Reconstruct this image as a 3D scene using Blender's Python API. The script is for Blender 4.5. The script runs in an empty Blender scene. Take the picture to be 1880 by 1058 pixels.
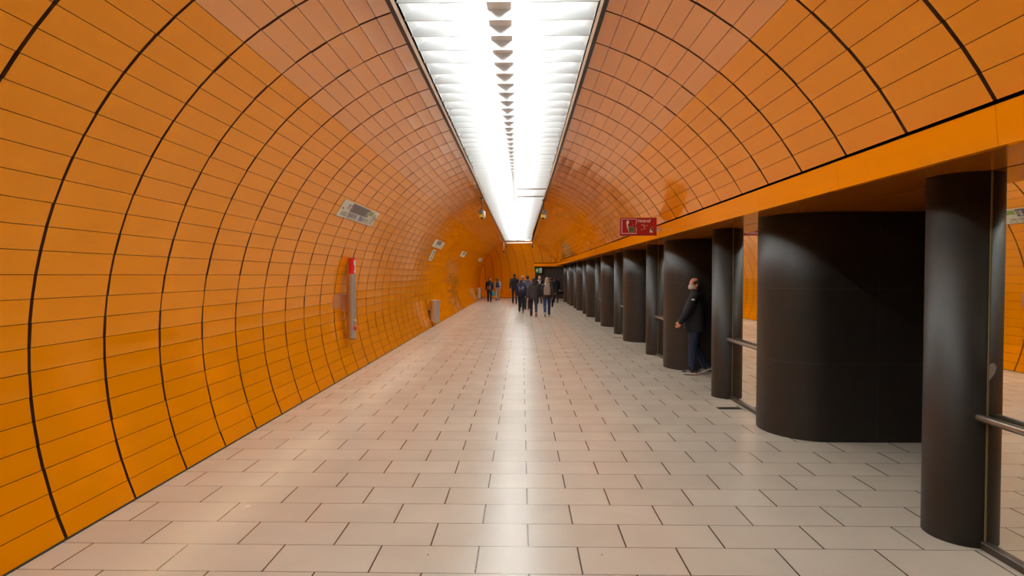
import bpy, bmesh, math, random
from mathutils import Vector, Matrix, Euler

random.seed(11)
C = bpy.context.scene.collection
SC = bpy.context.scene
H = 1.8                                  # camera height in metres
FPX = 1030.0                             # focal length in pixels of an 1880 wide frame
PI = math.pi
R_ = math.radians

# ------------------------------------------------------------------ camera, world, exposure
cam_d = bpy.data.cameras.new('camera')
cam = bpy.data.objects.new('camera', cam_d)
C.objects.link(cam)
YAW = math.atan(18 / FPX)
PITCH = math.atan(24 / FPX)
cam.location = (0, 0, H)
cam.rotation_euler = (PI / 2 - PITCH, 0, YAW)
cam_d.sensor_width = 36
cam_d.lens = 36 * FPX / 1880
cam_d.clip_start = 0.05
cam_d.clip_end = 200
SC.camera = cam

world = bpy.data.worlds.new('world')
SC.world = world
world.use_nodes = True
world.node_tree.nodes['Background'].inputs[0].default_value = (0.0, 0.0, 0.0, 1)
world.node_tree.nodes['Background'].inputs[1].default_value = 0.0

SC.view_settings.view_transform = 'Standard'
SC.view_settings.look = 'None'
SC.view_settings.gamma = 1
SC.view_settings.use_curve_mapping = False
SC.view_settings.exposure = 0.0
TUBE_POWER = 116.0                        # radiance of the fluorescent tubes, the only lamps in the place

SC.cycles.use_denoising = True
SC.cycles.max_bounces = 10
SC.cycles.diffuse_bounces = 5
SC.cycles.glossy_bounces = 5
SC.cycles.sample_clamp_indirect = 6.0
SC.cycles.blur_glossy = 0.05

# ------------------------------------------------------------------ helpers
def lin(r, g, b):
    def f(c):
        c /= 255
        return c / 12.92 if c <= 0.04045 else ((c + 0.055) / 1.055) ** 2.4
    return (f(r), f(g), f(b), 1)

MATS = {}
def mat(name, col, rough=0.5, metal=0.0, spec=0.5, noise=0.0, nscale=8.0, bump=0.0, bscale=20.0, emit=None, rnoise=0.0):
    """A procedural material: a colour with faint mottling, uneven gloss and an optional fine bump."""
    m = bpy.data.materials.new(name)
    m.use_nodes = True
    nt = m.node_tree
    b = nt.nodes['Principled BSDF']
    b.inputs['Roughness'].default_value = rough
    b.inputs['Metallic'].default_value = metal
    b.inputs['Specular IOR Level'].default_value = spec
    tc = nt.nodes.new('ShaderNodeTexCoord')
    if noise > 0:
        n = nt.nodes.new('ShaderNodeTexNoise')
        n.inputs['Scale'].default_value = nscale
        n.inputs['Detail'].default_value = 5
        nt.links.new(tc.outputs['Object'], n.inputs['Vector'])
        mx = nt.nodes.new('ShaderNodeMix')
        mx.data_type = 'RGBA'
        mx.inputs[6].default_value = tuple(c * (1 - noise) for c in col[:3]) + (1,)
        mx.inputs[7].default_value = tuple(min(1, c * (1 + noise)) for c in col[:3]) + (1,)
        nt.links.new(n.outputs['Fac'], mx.inputs[0])
        nt.links.new(mx.outputs[2], b.inputs['Base Color'])
    else:
        b.inputs['Base Color'].default_value = col
    if rnoise > 0:
        n = nt.nodes.new('ShaderNodeTexNoise')
        n.inputs['Scale'].default_value = nscale * 0.6
        n.inputs['Detail'].default_value = 6
        nt.links.new(tc.outputs['Object'], n.inputs['Vector'])
        mr = nt.nodes.new('ShaderNodeMapRange')
        mr.inputs['To Min'].default_value = max(0, rough - rnoise)
        mr.inputs['To Max'].default_value = min(1, rough + rnoise)
        nt.links.new(n.outputs['Fac'], mr.inputs['Value'])
        nt.links.new(mr.outputs[0], b.inputs['Roughness'])
    if bump > 0:
        n = nt.nodes.new('ShaderNodeTexNoise')
        n.inputs['Scale'].default_value = bscale
        nt.links.new(tc.outputs['Object'], n.inputs['Vector'])
        bp = nt.nodes.new('ShaderNodeBump')
        bp.inputs['Strength'].default_value = bump
        bp.inputs['Distance'].default_value = 0.01
        nt.links.new(n.outputs['Fac'], bp.inputs['Height'])
        nt.links.new(bp.outputs[0], b.inputs['Normal'])
    if emit:
        b.inputs['Emission Color'].default_value = emit[0]
        b.inputs['Emission Strength'].default_value = emit[1]
    MATS[name] = m
    return m

def obj(name, mesh, mats=None, parent=None, smooth=False):
    if isinstance(mesh, bmesh.types.BMesh):
        me = bpy.data.meshes.new(name)
        mesh.normal_update()
        mesh.to_mesh(me)
        mesh.free()
        mesh = me
    if mats is not None:
        for m in (mats if isinstance(mats, (list, tuple)) else [mats]):
            mesh.materials.append(m)
    if smooth:
        for p in mesh.polygons:
            p.use_smooth = True
    o = bpy.data.objects.new(name, mesh)
    C.objects.link(o)
    if parent is not None:
        o.parent = parent
    return o

def thing(name, label, cat, loc=(0, 0, 0), rz=0.0, group=None):
    o = bpy.data.objects.new(name, None)
    o.empty_display_size = 0.1
    C.objects.link(o)
    o.location = loc
    o.rotation_euler = (0, 0, rz)
    return tag(o, label, cat, group)

def tag(o, label, cat, group=None):
    o['label'] = label
    o['category'] = cat
    if group:
        o['group'] = group
    return o

def struct(o):
    o['kind'] = 'structure'
    return o

def box(bm, x0, x1, y0, y1, z0, z1, M=None, mi=0):
    vs = [bm.verts.new((x, y, z)) for x in (x0, x1) for y in (y0, y1) for z in (z0, z1)]
    if M is not None:
        for v in vs:
            v.co = M @ v.co
    idx = [(0, 1, 3, 2), (4, 6, 7, 5), (0, 4, 5, 1), (2, 3, 7, 6), (0, 2, 6, 4), (1, 5, 7, 3)]
    for q in idx:
        f = bm.faces.new([vs[i] for i in q])
        f.material_index = mi
    return vs

def bevel(bm, w, seg=2):
    bmesh.ops.bevel(bm, geom=bm.edges[:], offset=w, segments=seg, affect='EDGES', profile=0.5)
    return bm

def bbox(x0, x1, y0, y1, z0, z1, w=0.005, seg=2):
    bm = bmesh.new()
    box(bm, x0, x1, y0, y1, z0, z1)
    return bevel(bm, w, seg)

def loft(bm, rings, cap=True, mi=0, closed=True):
    """Connect a list of equal length rings of points."""
    vr = [[bm.verts.new(p) for p in r] for r in rings]
    n = len(vr[0])
    for a, b in zip(vr, vr[1:]):
        for i in range(n if closed else n - 1):
            j = (i + 1) % n
            f = bm.faces.new((a[i], a[j], b[j], b[i]))
            f.material_index = mi
    if cap and closed:
        for r, rev in ((vr[0], True), (vr[-1], False)):
            f = bm.faces.new(list(reversed(r)) if rev else r)
            f.material_index = mi
    return vr

def frame_of(t):
    t = t.normalized()
    up = Vector((0, 0, 1)) if abs(t.z) < 0.9 else Vector((0, 1, 0))
    a = t.cross(up).normalized()
    return a, a.cross(t).normalized()

def tube(bm, pts, radii, seg=12, dome=True, squash=1.0, mi=0):
    """A tapered tube through the points, with rounded ends."""
    pts = [Vector(p) for p in pts]
    if not hasattr(radii, '__len__'):
        radii = [radii] * len(pts)
    rings = []
    a = None
    def ring(c, r, t, a0):
        if a0 is None:
            x, y = frame_of(t)
        else:
            x = (a0 - t * a0.dot(t)).normalized()
            y = x.cross(t).normalized()
        return [c + x * r * math.cos(2 * PI * k / seg) + y * r * squash * math.sin(2 * PI * k / seg) for k in range(seg)], x
    n = len(pts)
    for i in range(n):
        t = (pts[min(i + 1, n - 1)] - pts[max(i - 1, 0)]).normalized()
        if i == 0 and dome:
            for q in (80, 50, 25):
                g, a = ring(pts[0] - t * radii[0] * math.sin(R_(q)), radii[0] * math.cos(R_(q)), t, a)
                rings.append(g)
        g, a = ring(pts[i], radii[i], t, a)
        rings.append(g)
        if i == n - 1 and dome:
            for q in (25, 50, 80):
                g, a = ring(pts[-1] + t * radii[-1] * math.sin(R_(q)), radii[-1] * math.cos(R_(q)), t, a)
                rings.append(g)
    return loft(bm, rings, mi=mi)

def ball(bm, c, r, M=None, u=16, v=10):
    if not hasattr(r, '__len__'):
        r = (r, r, r)
    T = Matrix.Translation(Vector(c)) @ (M.to_4x4() if M is not None else Matrix.Identity(4)) @ Matrix.Diagonal((r[0], r[1], r[2], 1))
    bmesh.ops.create_uvsphere(bm, u_segments=u, v_segments=v, radius=1, matrix=T)

def cyl(bm, c, r, z0, z1, seg=32, mi=0, r2=None):
    r2 = r if r2 is None else r2
    rings = [[(c[0] + q * math.cos(2 * PI * k / seg), c[1] + q * math.sin(2 * PI * k / seg), z) for k in range(seg)] for q, z in ((r, z0), (r2, z1))]
    return loft(bm, rings, mi=mi)

def lathe(bm, prof, seg=32, c=(0, 0)):
    return loft(bm, [[(c[0] + r * math.cos(2 * PI * k / seg), c[1] + r * math.sin(2 * PI * k / seg), z) for k in range(seg)] for r, z in prof])

def poly(bm, pts, d, mi=0):
    """A flat outline given as 3D points, thickened by the vector d."""
    a = [bm.verts.new(p) for p in pts]
    b = [bm.verts.new(Vector(p) + Vector(d)) for p in pts]
    n = len(a)
    bm.faces.new(a).material_index = mi
    bm.faces.new(list(reversed(b))).material_index = mi
    for i in range(n):
        j = (i + 1) % n
        bm.faces.new((a[j], a[i], b[i], b[j])).material_index = mi

def fused(bm, voxel, smooth=4):
    """Fuse overlapping closed shapes into one continuous skin."""
    me = bpy.data.meshes.new('tmp')
    bmesh.ops.recalc_face_normals(bm, faces=bm.faces[:])
    bm.to_mesh(me)
    bm.free()
    t = bpy.data.objects.new('tmp', me)
    C.objects.link(t)
    r = t.modifiers.new('r', 'REMESH')
    r.mode = 'VOXEL'
    r.voxel_size = voxel
    if smooth:
        s = t.modifiers.new('s', 'SMOOTH')
        s.iterations = smooth
        s.factor = 0.5
    dg = bpy.context.evaluated_depsgraph_get()
    dg.update()
    out = bpy.data.meshes.new_from_object(t.evaluated_get(dg))
    bpy.data.objects.remove(t)
    bpy.data.meshes.remove(me)
    for p in out.polygons:
        p.use_smooth = True
    return out

# ------------------------------------------------------------------ the tunnel's measurements (metres)
CX, CZ, RAD = -0.118 * H, (1 - 0.335) * H, 1.735 * H      # the vault is a circle
RING = 0.3807 * H                                          # one ring of panels
Y0 = 2.0708 * H                                            # a ring joint on the left wall
A_FLOOR = math.asin(-CZ / RAD)                             # angle of the wall foot
STRIP_Z = CZ + RAD * math.sin(R_(72.7))                    # lower edge of the light trough
STRIP_HALF = RAD * math.cos(R_(72.7))
A_FASCIA = R_(29.3)
SOFFIT = 2.475
FASCIA_X = 2.50
Y_BACK, Y_FRONT = -7.6, 25.2 * H
RIGHT_END = 7.4

def on_wall(a, y, r=RAD):
    """Point of the left wall at angle a above the horizontal, distance y along the tunnel."""
    return Vector((CX - r * math.cos(a), y, CZ + r * math.sin(a)))

# ------------------------------------------------------------------ materials
def enamel(name, col, rough=0.2, tint=(1.0, 0.56, 0.14, 1), ior=2.2):
    m = mat(name, col, rough, spec=0.5, noise=0.03, nscale=1.3, rnoise=0.025)
    nt = m.node_tree
    b = nt.nodes['Principled BSDF']
    b.inputs['Specular Tint'].default_value = tint
    b.inputs['IOR'].default_value = ior
    tc = nt.nodes.new('ShaderNodeTexCoord')
    n = nt.nodes.new('ShaderNodeTexNoise')
    n.inputs['Scale'].default_value = 3.0
    n.inputs['Detail'].default_value = 1
    nt.links.new(tc.outputs['Object'], n.inputs['Vector'])
    bp = nt.nodes.new('ShaderNodeBump')
    bp.inputs['Strength'].default_value = 0.07
    bp.inputs['Distance'].default_value = 0.02
    nt.links.new(n.outputs['Fac'], bp.inputs['Height'])
    nt.links.new(bp.outputs[0], b.inputs['Normal'])
    return m

ORANGE = enamel('orange_enamel', (0.74, 0.232, 0.0, 1), 0.085)
# the rows beside the light trough are paler and glossier
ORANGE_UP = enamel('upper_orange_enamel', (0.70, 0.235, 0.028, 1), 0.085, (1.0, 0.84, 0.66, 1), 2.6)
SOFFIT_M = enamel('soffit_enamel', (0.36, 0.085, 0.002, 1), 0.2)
BACKING = mat('dark_backing', (0.012, 0.009, 0.006, 1), 0.7)
JOINT = mat('brown_joint', (0.10, 0.03, 0.005, 1), 0.6)
STONE = mat('black_stone', (0.014, 0.0105, 0.008, 1), 0.47, noise=0.35, nscale=6, rnoise=0.08, spec=0.33)
RAILM = mat('handrail_steel', (0.34, 0.30, 0.26, 1), 0.35, metal=1.0, noise=0.08, nscale=14)
SEAM = mat('stone_seam', (0.045, 0.04, 0.037, 1), 0.6)
STEEL = mat('brushed_steel', (0.55, 0.53, 0.50, 1), 0.38, metal=0.75, noise=0.08, nscale=14)
DARKSTEEL = mat('dark_steel', (0.09, 0.08, 0.07, 1), 0.4, metal=0.8, noise=0.1)
BLACK = mat('black_lacquer', (0.006, 0.006, 0.006, 1), 0.45)
LIP = mat('beige_lip', lin(176, 150, 128), 0.5)
WHITE = mat('white_reflector', (0.72, 0.74, 0.745, 1), 0.5, noise=0.02)
SPINE = mat('spine_grey', (0.85, 0.82, 0.78, 1), 0.6, noise=0.03)
TUBE = mat('fluorescent_glow', (0.9, 0.95, 0.95, 1), 0.3, emit=((0.94, 1.0, 0.99, 1), TUBE_POWER))
BAR_AND_SHADE = mat('brown_bar_and_blade_shade', lin(140, 118, 104), 0.6)
RED = mat('signal_red', (0.30, 0.004, 0.006, 1), 0.35, noise=0.05)
BRIGHTRED = mat('bright_red', (0.62, 0.012, 0.008, 1), 0.35)
SIGNWHITE = mat('sign_white', (0.72, 0.70, 0.68, 1), 0.5, noise=0.03)
PAPER = mat('poster_paper', lin(205, 200, 178), 0.5, noise=0.06, nscale=20)
GREYFIELD = mat('poster_grey', lin(98, 86, 84), 0.5, noise=0.05)
INK = mat('poster_ink', lin(70, 68, 66), 0.6)
INKBLUE = mat('poster_blue', lin(96, 110, 150), 0.6)
INKPINK = mat('poster_pink', lin(180, 110, 100), 0.6)
INKGREEN = mat('poster_green', lin(140, 150, 80), 0.6)
GREEN = mat('sign_green', (0.01, 0.16, 0.07, 1), 0.4)
STICKGREEN = mat('sticker_green', lin(70, 90, 50), 0.5, noise=0.2, nscale=40)
YELLOW = mat('yellow_plastic', (0.62, 0.44, 0.02, 1), 0.4)
CREAM = mat('cream_plastic', (0.55, 0.50, 0.42, 1), 0.4)

SEAL = mat('pale_seal', lin(120, 104, 64), 0.4)
# mirror-like glass
MIRROR = bpy.data.materials.new('mirror_glass')
MIRROR.use_nodes = True
_b = MIRROR.node_tree.nodes['Principled BSDF']
_b.inputs['Base Color'].default_value = (0.88, 0.88, 0.80, 1)
_b.inputs['Metallic'].default_value = 1.0
_b.inputs['Roughness'].default_value = 0.015

# floor: half-bonded stone slabs
def floor_material():
    m = bpy.data.materials.new('floor_slabs')
    m.use_nodes = True
    nt = m.node_tree
    L = nt.links.new
    b = nt.nodes['Principled BSDF']
    tc = nt.nodes.new('ShaderNodeTexCoord')
    off = nt.nodes.new('ShaderNodeVectorMath')
    off.operation = 'ADD'
    off.inputs[1].default_value = (0.281, -0.276, 0)
    L(tc.outputs['Object'], off.inputs[0])
    br = nt.nodes.new('ShaderNodeTexBrick')
    br.offset = 0.5
    br.inputs['Color1'].default_value = (0.49, 0.445, 0.37, 1)
    br.inputs['Color2'].default_value = (0.535, 0.49, 0.41, 1)
    br.inputs['Mortar'].default_value = (0.055, 0.04, 0.03, 1)
    br.inputs['Scale'].default_value = 1
    br.inputs['Mortar Size'].default_value = 0.0026
    br.inputs['Mortar Smooth'].default_value = 0.1
    br.inputs['Brick Width'].default_value = 0.324
    br.inputs['Row Height'].default_value = 0.34
    sq = nt.nodes.new('ShaderNodeVectorMath')      # joints along the hall are wider than those across it
    sq.operation = 'MULTIPLY'
    sq.inputs[1].default_value = (0.5, 1, 1)
    L(off.outputs[0], sq.inputs[0])
    L(sq.outputs[0], br.inputs['Vector'])
    n = nt.nodes.new('ShaderNodeTexNoise')
    n.inputs['Scale'].default_value = 120
    n.inputs['Detail'].default_value = 4
    L(tc.outputs['Object'], n.inputs['Vector'])
    n2 = nt.nodes.new('ShaderNodeTexNoise')
    n2.inputs['Scale'].default_value = 2.0
    n2.inputs['Detail'].default_value = 6
    L(tc.outputs['Object'], n2.inputs['Vector'])
    ad = nt.nodes.new('ShaderNodeMath')
    ad.operation = 'ADD'
    L(n.outputs['Fac'], ad.inputs[0])
    L(n2.outputs['Fac'], ad.inputs[1])
    mr = nt.nodes.new('ShaderNodeMapRange')
    mr.inputs['From Min'].default_value = 0.6
    mr.inputs['From Max'].default_value = 1.4
    mr.inputs['To Min'].default_value = 0.9
    mr.inputs['To Max'].default_value = 1.08
    L(ad.outputs[0], mr.inputs['Value'])
    mul = nt.nodes.new('ShaderNodeVectorMath')
    mul.operation = 'SCALE'
    L(br.outputs['Color'], mul.inputs[0])
    L(mr.outputs[0], mul.inputs['Scale'])
    # small dark specks of trodden-in dirt
    v = nt.nodes.new('ShaderNodeTexVoronoi')
    v.inputs['Scale'].default_value = 2.6
    L(tc.outputs['Object'], v.inputs['Vector'])
    lt = nt.nodes.new('ShaderNodeMath')
    lt.operation = 'LESS_THAN'
    lt.inputs[1].default_value = 0.018
    L(v.outputs['Distance'], lt.inputs[0])
    mx = nt.nodes.new('ShaderNodeMix')
    mx.data_type = 'RGBA'
    L(lt.outputs[0], mx.inputs[0])
    L(mul.outputs[0], mx.inputs[6])
    mx.inputs[7].default_value = (0.2, 0.15, 0.11, 1)
    L(mx.outputs[2], b.inputs['Base Color'])
    b.inputs['IOR'].default_value = 1.6
    rr = nt.nodes.new('ShaderNodeMapRange')
    rr.inputs['To Min'].default_value = 0.2
    rr.inputs['To Max'].default_value = 0.30
    L(n2.outputs['Fac'], rr.inputs['Value'])
    L(rr.outputs[0], b.inputs['Roughness'])
    bp = nt.nodes.new('ShaderNodeBump')
    bp.inputs['Strength'].default_value = 0.5
    bp.inputs['Distance'].default_value = 0.003
    bp.invert = True
    L(br.outputs['Fac'], bp.inputs['Height'])
    L(bp.outputs[0], b.inputs['Normal'])
    return m
FLOOR = floor_material()

# ------------------------------------------------------------------ the setting
END_ANG = R_(17)
END_D = Vector((math.cos(END_ANG), -math.sin(END_ANG), 0))         # axis of the tunnel that crosses the far end
END_N = Vector((math.sin(END_ANG), math.cos(END_ANG), 0))          # away from the camera
END_BASE = Vector((-0.35 * H, 24.3 * H, 0))
FOOT = RAD * math.cos(A_FLOOR)
END_C = END_BASE - END_N * FOOT

bm = bmesh.new()
box(bm, CX - FOOT - 6.0, RIGHT_END + 0.3, Y_BACK, Y_FRONT + 6, -0.2, 0.0)
struct(obj('floor', bm, FLOOR))

def panels(place, a0, a1, na, y0, ny, seed, upper=999, extra=(0.0, 0.0)):
    """Rings of flat enamel panels; place(angle, y, r) gives the point. Every panel is set with a slight tilt of its own."""
    rnd = random.Random(seed)
    bm = bmesh.new()
    da = (a1 - a0) / na
    ga, gy, th = 0.0021 / RAD, 0.0125, 0.022
    for k in range(ny):
        for i in range(na):
            A0, A1 = a0 + i * da + ga, a0 + (i + 1) * da - ga
            B0, B1 = y0 + k * RING + gy, y0 + (k + 1) * RING - gy
            t1, t2 = rnd.gauss(0, 0.0005), rnd.gauss(0, 0.0016)
            o = [(A0, B0, -t1 - t2), (A1, B0, t1 - t2), (A1, B1, t1 + t2), (A0, B1, -t1 + t2)]
            top = [bm.verts.new(place(a, b, RAD + e)) for a, b, e in o]
            low = [bm.verts.new(place(a, b, RAD + th)) for a, b, e in o]
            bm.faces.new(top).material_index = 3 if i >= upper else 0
            for p in range(4):
                q = (p + 1) % 4
                f = bm.faces.new((top[q], top[p], low[p], low[q]))
                f.material_index = 1
    # the dark shell behind the joints
    ys = (y0 - extra[0], y0 + ny * RING + extra[1])
    n2 = na * 2
    rings = [[place(a0 + (a1 - a0) * j / n2, y, RAD + th) for j in range(n2 + 1)] for y in ys]
    vr = [[bm.verts.new(p) for p in r] for r in rings]
    for j in range(n2):
        f = bm.faces.new((vr[0][j], vr[0][j + 1], vr[1][j + 1], vr[1][j]))
        f.material_index = 2
    return bm

k0 = -math.ceil((Y0 - Y_BACK) / RING)
ystart = Y0 + k0 * RING
nring = int((Y_FRONT - ystart) / RING)
A_TOP = R_(72.4)
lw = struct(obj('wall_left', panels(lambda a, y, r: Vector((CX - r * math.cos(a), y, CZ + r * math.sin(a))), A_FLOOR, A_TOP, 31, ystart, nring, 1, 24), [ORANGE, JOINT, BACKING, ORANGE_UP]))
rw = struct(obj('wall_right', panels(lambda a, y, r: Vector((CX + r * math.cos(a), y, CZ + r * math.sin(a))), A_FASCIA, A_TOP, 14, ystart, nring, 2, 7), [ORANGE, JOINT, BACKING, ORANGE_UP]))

# thin dark joint along the foot of the left wall
bm = bmesh.new()
box(bm, CX - FOOT - 0.02, CX - FOOT + 0.012, Y_BACK, Y_FRONT - 1, 0, 0.008)
struct(obj('baseboard_left', bm, BACKING))

# crossing tunnel at the far end
OPEN_T = 0.94 * H
def end_place(a, t, r):
    return END_C + END_N * (r * math.cos(a)) + END_D * t + Vector((0, 0, CZ + r * math.sin(a)))
t_left, t_right = -4.2 * H, OPEN_T
n_left = int((t_right - t_left) / RING)
struct(obj('wall_end', panels(end_place, A_FLOOR, R_(88), 36, OPEN_T - n_left * RING, n_left, 3), [ORANGE, JOINT, BACKING]))
struct(obj('wall_far', panels(end_place, A_FASCIA, R_(88), 19, OPEN_T, 9, 4), [ORANGE, JOINT, BACKING]))
# vault closing the crossing tunnel overhead, and its foot line
bm = bmesh.new()
EM = Matrix.Translation(END_C) @ Matrix(((END_D.x, END_N.x, 0, 0), (END_D.y, END_N.y, 0, 0), (0, 0, 1, 0), (0, 0, 0, 1)))
box(bm, -4.2 * H, OPEN_T, FOOT - 0.012, FOOT + 0.03, 0, 0.03, EM)
struct(obj('baseboard_end', bm, BACKING))
# fascia and black wall of the opening at the far end
ff = RAD * math.cos(A_FASCIA) + 0.0
bm = bmesh.new()
box(bm, OPEN_T, OPEN_T + 6, ff - 0.06, ff - 0.03, SOFFIT - 0.03, CZ + RAD * math.sin(A_FASCIA) - 0.05, EM)
box(bm, OPEN_T, OPEN_T + 6, ff - 0.03, ff + 2, SOFFIT - 0.03, SOFFIT - 0.005, EM)
struct(obj('trim_2', bm, ORANGE))
bm = bmesh.new()
box(bm, OPEN_T - 0.02, OPEN_T + 6, ff + 0.35, ff + 0.5, 0, SOFFIT, EM)
struct(obj('wall_far_passage', bm, STONE))

# wall behind the camera closes the tunnel there
bm = bmesh.new()
box(bm, CX - RAD - 0.3, RIGHT_END + 0.3, Y_BACK - 0.2, Y_BACK, -0.2, 5.2)
struct(obj('wall_back', bm, ORANGE))

# fascia beam along the right side: enamel plates with thin joints
bm = bmesh.new()
y = 1.67 * H - 0.825 * H * 9
ft = CZ + RAD * math.sin(A_FASCIA) - 0.034
while y < 23.2 * H:
    ye = min(y + 0.825 * H, 23.4 * H)
    prof = [(FASCIA_X - 0.02, ft), (FASCIA_X, SOFFIT), (FASCIA_X + 0.045, SOFFIT), (FASCIA_X + 0.03, ft)]
    loft(bm, [[(px, yy, pz) for px, pz in prof] for yy in (y + 0.0015, ye - 0.0015)])
    y += 0.825 * H
box(bm, FASCIA_X + 0.05, FASCIA_X + 0.09, Y_BACK, 23.4 * H, SOFFIT + 0.01, ft + 0.03, mi=1)
struct(obj('trim_1', bm, [ORANGE, JOINT]))

# soffit over the row of passages
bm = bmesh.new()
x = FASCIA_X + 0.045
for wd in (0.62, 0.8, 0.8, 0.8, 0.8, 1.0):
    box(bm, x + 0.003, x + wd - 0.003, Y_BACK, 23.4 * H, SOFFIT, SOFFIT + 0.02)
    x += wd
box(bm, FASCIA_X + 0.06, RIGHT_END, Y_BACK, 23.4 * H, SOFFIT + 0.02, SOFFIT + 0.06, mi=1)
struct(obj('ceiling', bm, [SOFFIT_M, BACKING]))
# the dark wall that closes the passages on the right
bm = bmesh.new()
box(bm, RIGHT_END, RIGHT_END + 0.2, Y_BACK, 23.4 * H + 3, 0, SOFFIT + 0.06)
struct(obj('wall_passage', bm, STONE))

# ------------------------------------------------------------------ the row of black walls, columns and mirror screens
WALL_X, MIR_X = 1.55 * H, 1.688 * H
COL_R = 0.12 * H
WALL_R = 0.30 * H
PERIOD = 2.462 * H
COL_Y = 2.055 * H + COL_R               # centre of the first column
B_Y = 3.36 * H                          # front face of the first wall
ORD = ['first', 'second', 'third', 'fourth', 'fifth', 'sixth', 'seventh', 'eighth', 'ninth', 'tenth']

ZL = [0.0, 0.012, 0.838, 0.842, 1.648, 1.652, SOFFIT - 0.004]
def stone_shell(outline, seam_at):
    """A vertical stone body over a plan outline; seam_at lists outline segments that are open joints."""
    bm = bmesh.new()
    vr = [[bm.verts.new((px, py, z)) for px, py in outline] for z in ZL]
    n = len(outline)
    for li in range(len(ZL) - 1):
        hs = li in (2, 4)
        for i in range(n):
            f = bm.faces.new((vr[li][i], vr[li][(i + 1) % n], vr[li + 1][(i + 1) % n], vr[li + 1][i]))
            f.material_index = 2 if li == 0 else (1 if (hs or i in seam_at) else 0)
            f.smooth = True
    bm.faces.new(vr[-1])
    bm.faces.new(list(reversed(vr[0])))
    return bm

def wall_outline(y):
    pts, seams = [], set()
    cx, cy = WALL_X + WALL_R, y + WALL_R
    for k in range(25):                       # round nose facing the tunnel
        a = PI / 2 + PI * k / 24
        pts.append((cx + WALL_R * math.cos(a), cy + WALL_R * math.sin(a)))
    for sx in (2.117 * H, 2.117 * H + 1.0, 2.117 * H + 2.0):
        seams.add(len(pts))
        pts.append((sx, y))
        pts.append((sx + 0.004, y))
    pts.append((RIGHT_END - 0.02, y))
    pts.append((RIGHT_END - 0.02, y + 2 * WALL_R))
    return pts, seams

wall_me, col_me = [], []
for n in range(9):
    y = B_Y + PERIOD * (n - 1)
    if y > 21.5 * H:
        continue
    o_, s_ = wall_outline(0)
    if not wall_me:
        w = obj('stone_wall', stone_shell(o_, s_), [STONE, SEAM, BACKING])
        wall_me.append(w)
    else:
        w = wall_me[0].copy()
        C.objects.link(w)
    w.location = (0, y, 0)
    if n == 0:
        tag(w, 'black stone wall with rounded end beside the camera, outside the right edge', 'wall block', 'black round-ended walls')
    elif n == 1:
        tag(w, 'nearest broad black stone wall with rounded end and visible joints', 'wall block', 'black round-ended walls')
    elif n == 2:
        tag(w, 'black round-ended stone wall right behind the man with the face mask', 'wall block', 'black round-ended walls')
    else:
        tag(w, 'black round-ended stone wall, %s one beyond the masked man' % ORD[n - 3], 'wall block', 'black round-ended walls')

col0 = None
for n in range(8):
    y = COL_Y + PERIOD * n
    if y > 21.5 * H:
        continue
    if col0 is None:
        outl = [(COL_R * math.cos(2 * PI * k / 48), COL_R * math.sin(2 * PI * k / 48)) for k in range(48)]
        bm = bmesh.new()
        vr = [[bm.verts.new((px, py, z)) for px, py in outl] for z in (0, 0.012, SOFFIT - 0.004)]
        for li in range(2):
            for i in range(48):
                f = bm.faces.new((vr[li][i], vr[li][(i + 1) % 48], vr[li + 1][(i + 1) % 48], vr[li + 1][i]))
                f.material_index = 1 if li == 0 else 0
                f.smooth = True
        bm.faces.new(vr[-1])
        bm.faces.new(list(reversed(vr[0])))
        c = col0 = obj('round_column', bm, [STONE, BACKING])
    else:
        c = col0.copy()
        C.objects.link(c)
    c.location = (MIR_X, y, 0)
    lab = ['large black round stone column nearest the camera at the right edge',
           'black round stone column between the masked man and the nearest black wall',
           'black round stone column just beyond the masked man'][n] if n < 3 else \
          'narrow black round stone column, %s one beyond the masked man' % ORD[n - 2]
    tag(c, lab, 'column', 'black round columns')

# mirror screens: pane in a floor channel with a steel handrail, running from each column towards the camera
GL = 0.012
def screen(n, y_far, y_near, label):
    L = y_far - y_near
    t = thing('mirror_screen', label, 'glass screen', (MIR_X, y_near, 0), 0, 'mirror glass screens between columns and walls')
    bm = bmesh.new()
    box(bm, 0, GL, 0, L, 0.05, SOFFIT - 0.003)
    obj('glass_pane', bm, MIRROR, t)
    bm = bmesh.new()
    box(bm, -0.004, -0.0005, L - 0.012, L - 0.002, 0.05, SOFFIT - 0.004)
    obj('edge_seal', bm, SEAL, t)
    bm = bmesh.new()
    box(bm, -0.03, GL + 0.02, 0, L, 0, 0.05)
    bevel(bm, 0.004, 1)
    obj('floor_channel', bm, DARKSTEEL, t)
    bm = bmesh.new()
    box(bm, GL + 0.001, GL + 0.06, 0, L, 0.05, SOFFIT - 0.003)
    obj('backing_board', bm, BACKING, t)
    bm = bmesh.new()
    tube(bm, [(-0.06, 0.03, 0.87), (-0.06, L * 0.5, 0.87), (-0.06, L - 0.02, 0.87)], 0.026, 16)
    rl = obj('handrail', bm, RAILM, t, True)
    for q in (0.2, 0.8):
        bm = bmesh.new()
        tube(bm, [(-0.06, L * q, 0.86), (0, L * q, 0.86)], 0.009, 8)
        obj('rail_bracket', bm, RAILM, rl, True)
    return t

for n in range(8):
    yf = COL_Y + PERIOD * n - COL_R * 0.995
    yn = B_Y + PERIOD * (n - 1) + WALL_R + math.sqrt(max(0, WALL_R ** 2 - (WALL_X + WALL_R - MIR_X) ** 2)) + 0.005
    if yf > 21.5 * H:
        continue
    lab = ['mirror glass screen with handrail beside the nearest column at the right edge',
           'mirror glass screen with handrail between nearest black wall and second column'][n] if n < 2 else \
          ('mirror glass screen with handrail just left of the masked man' if n == 2 else
           'narrow mirror glass screen, %s one beyond the masked man' % ORD[n - 2])
    screen(n, yf, yn, lab)

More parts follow.
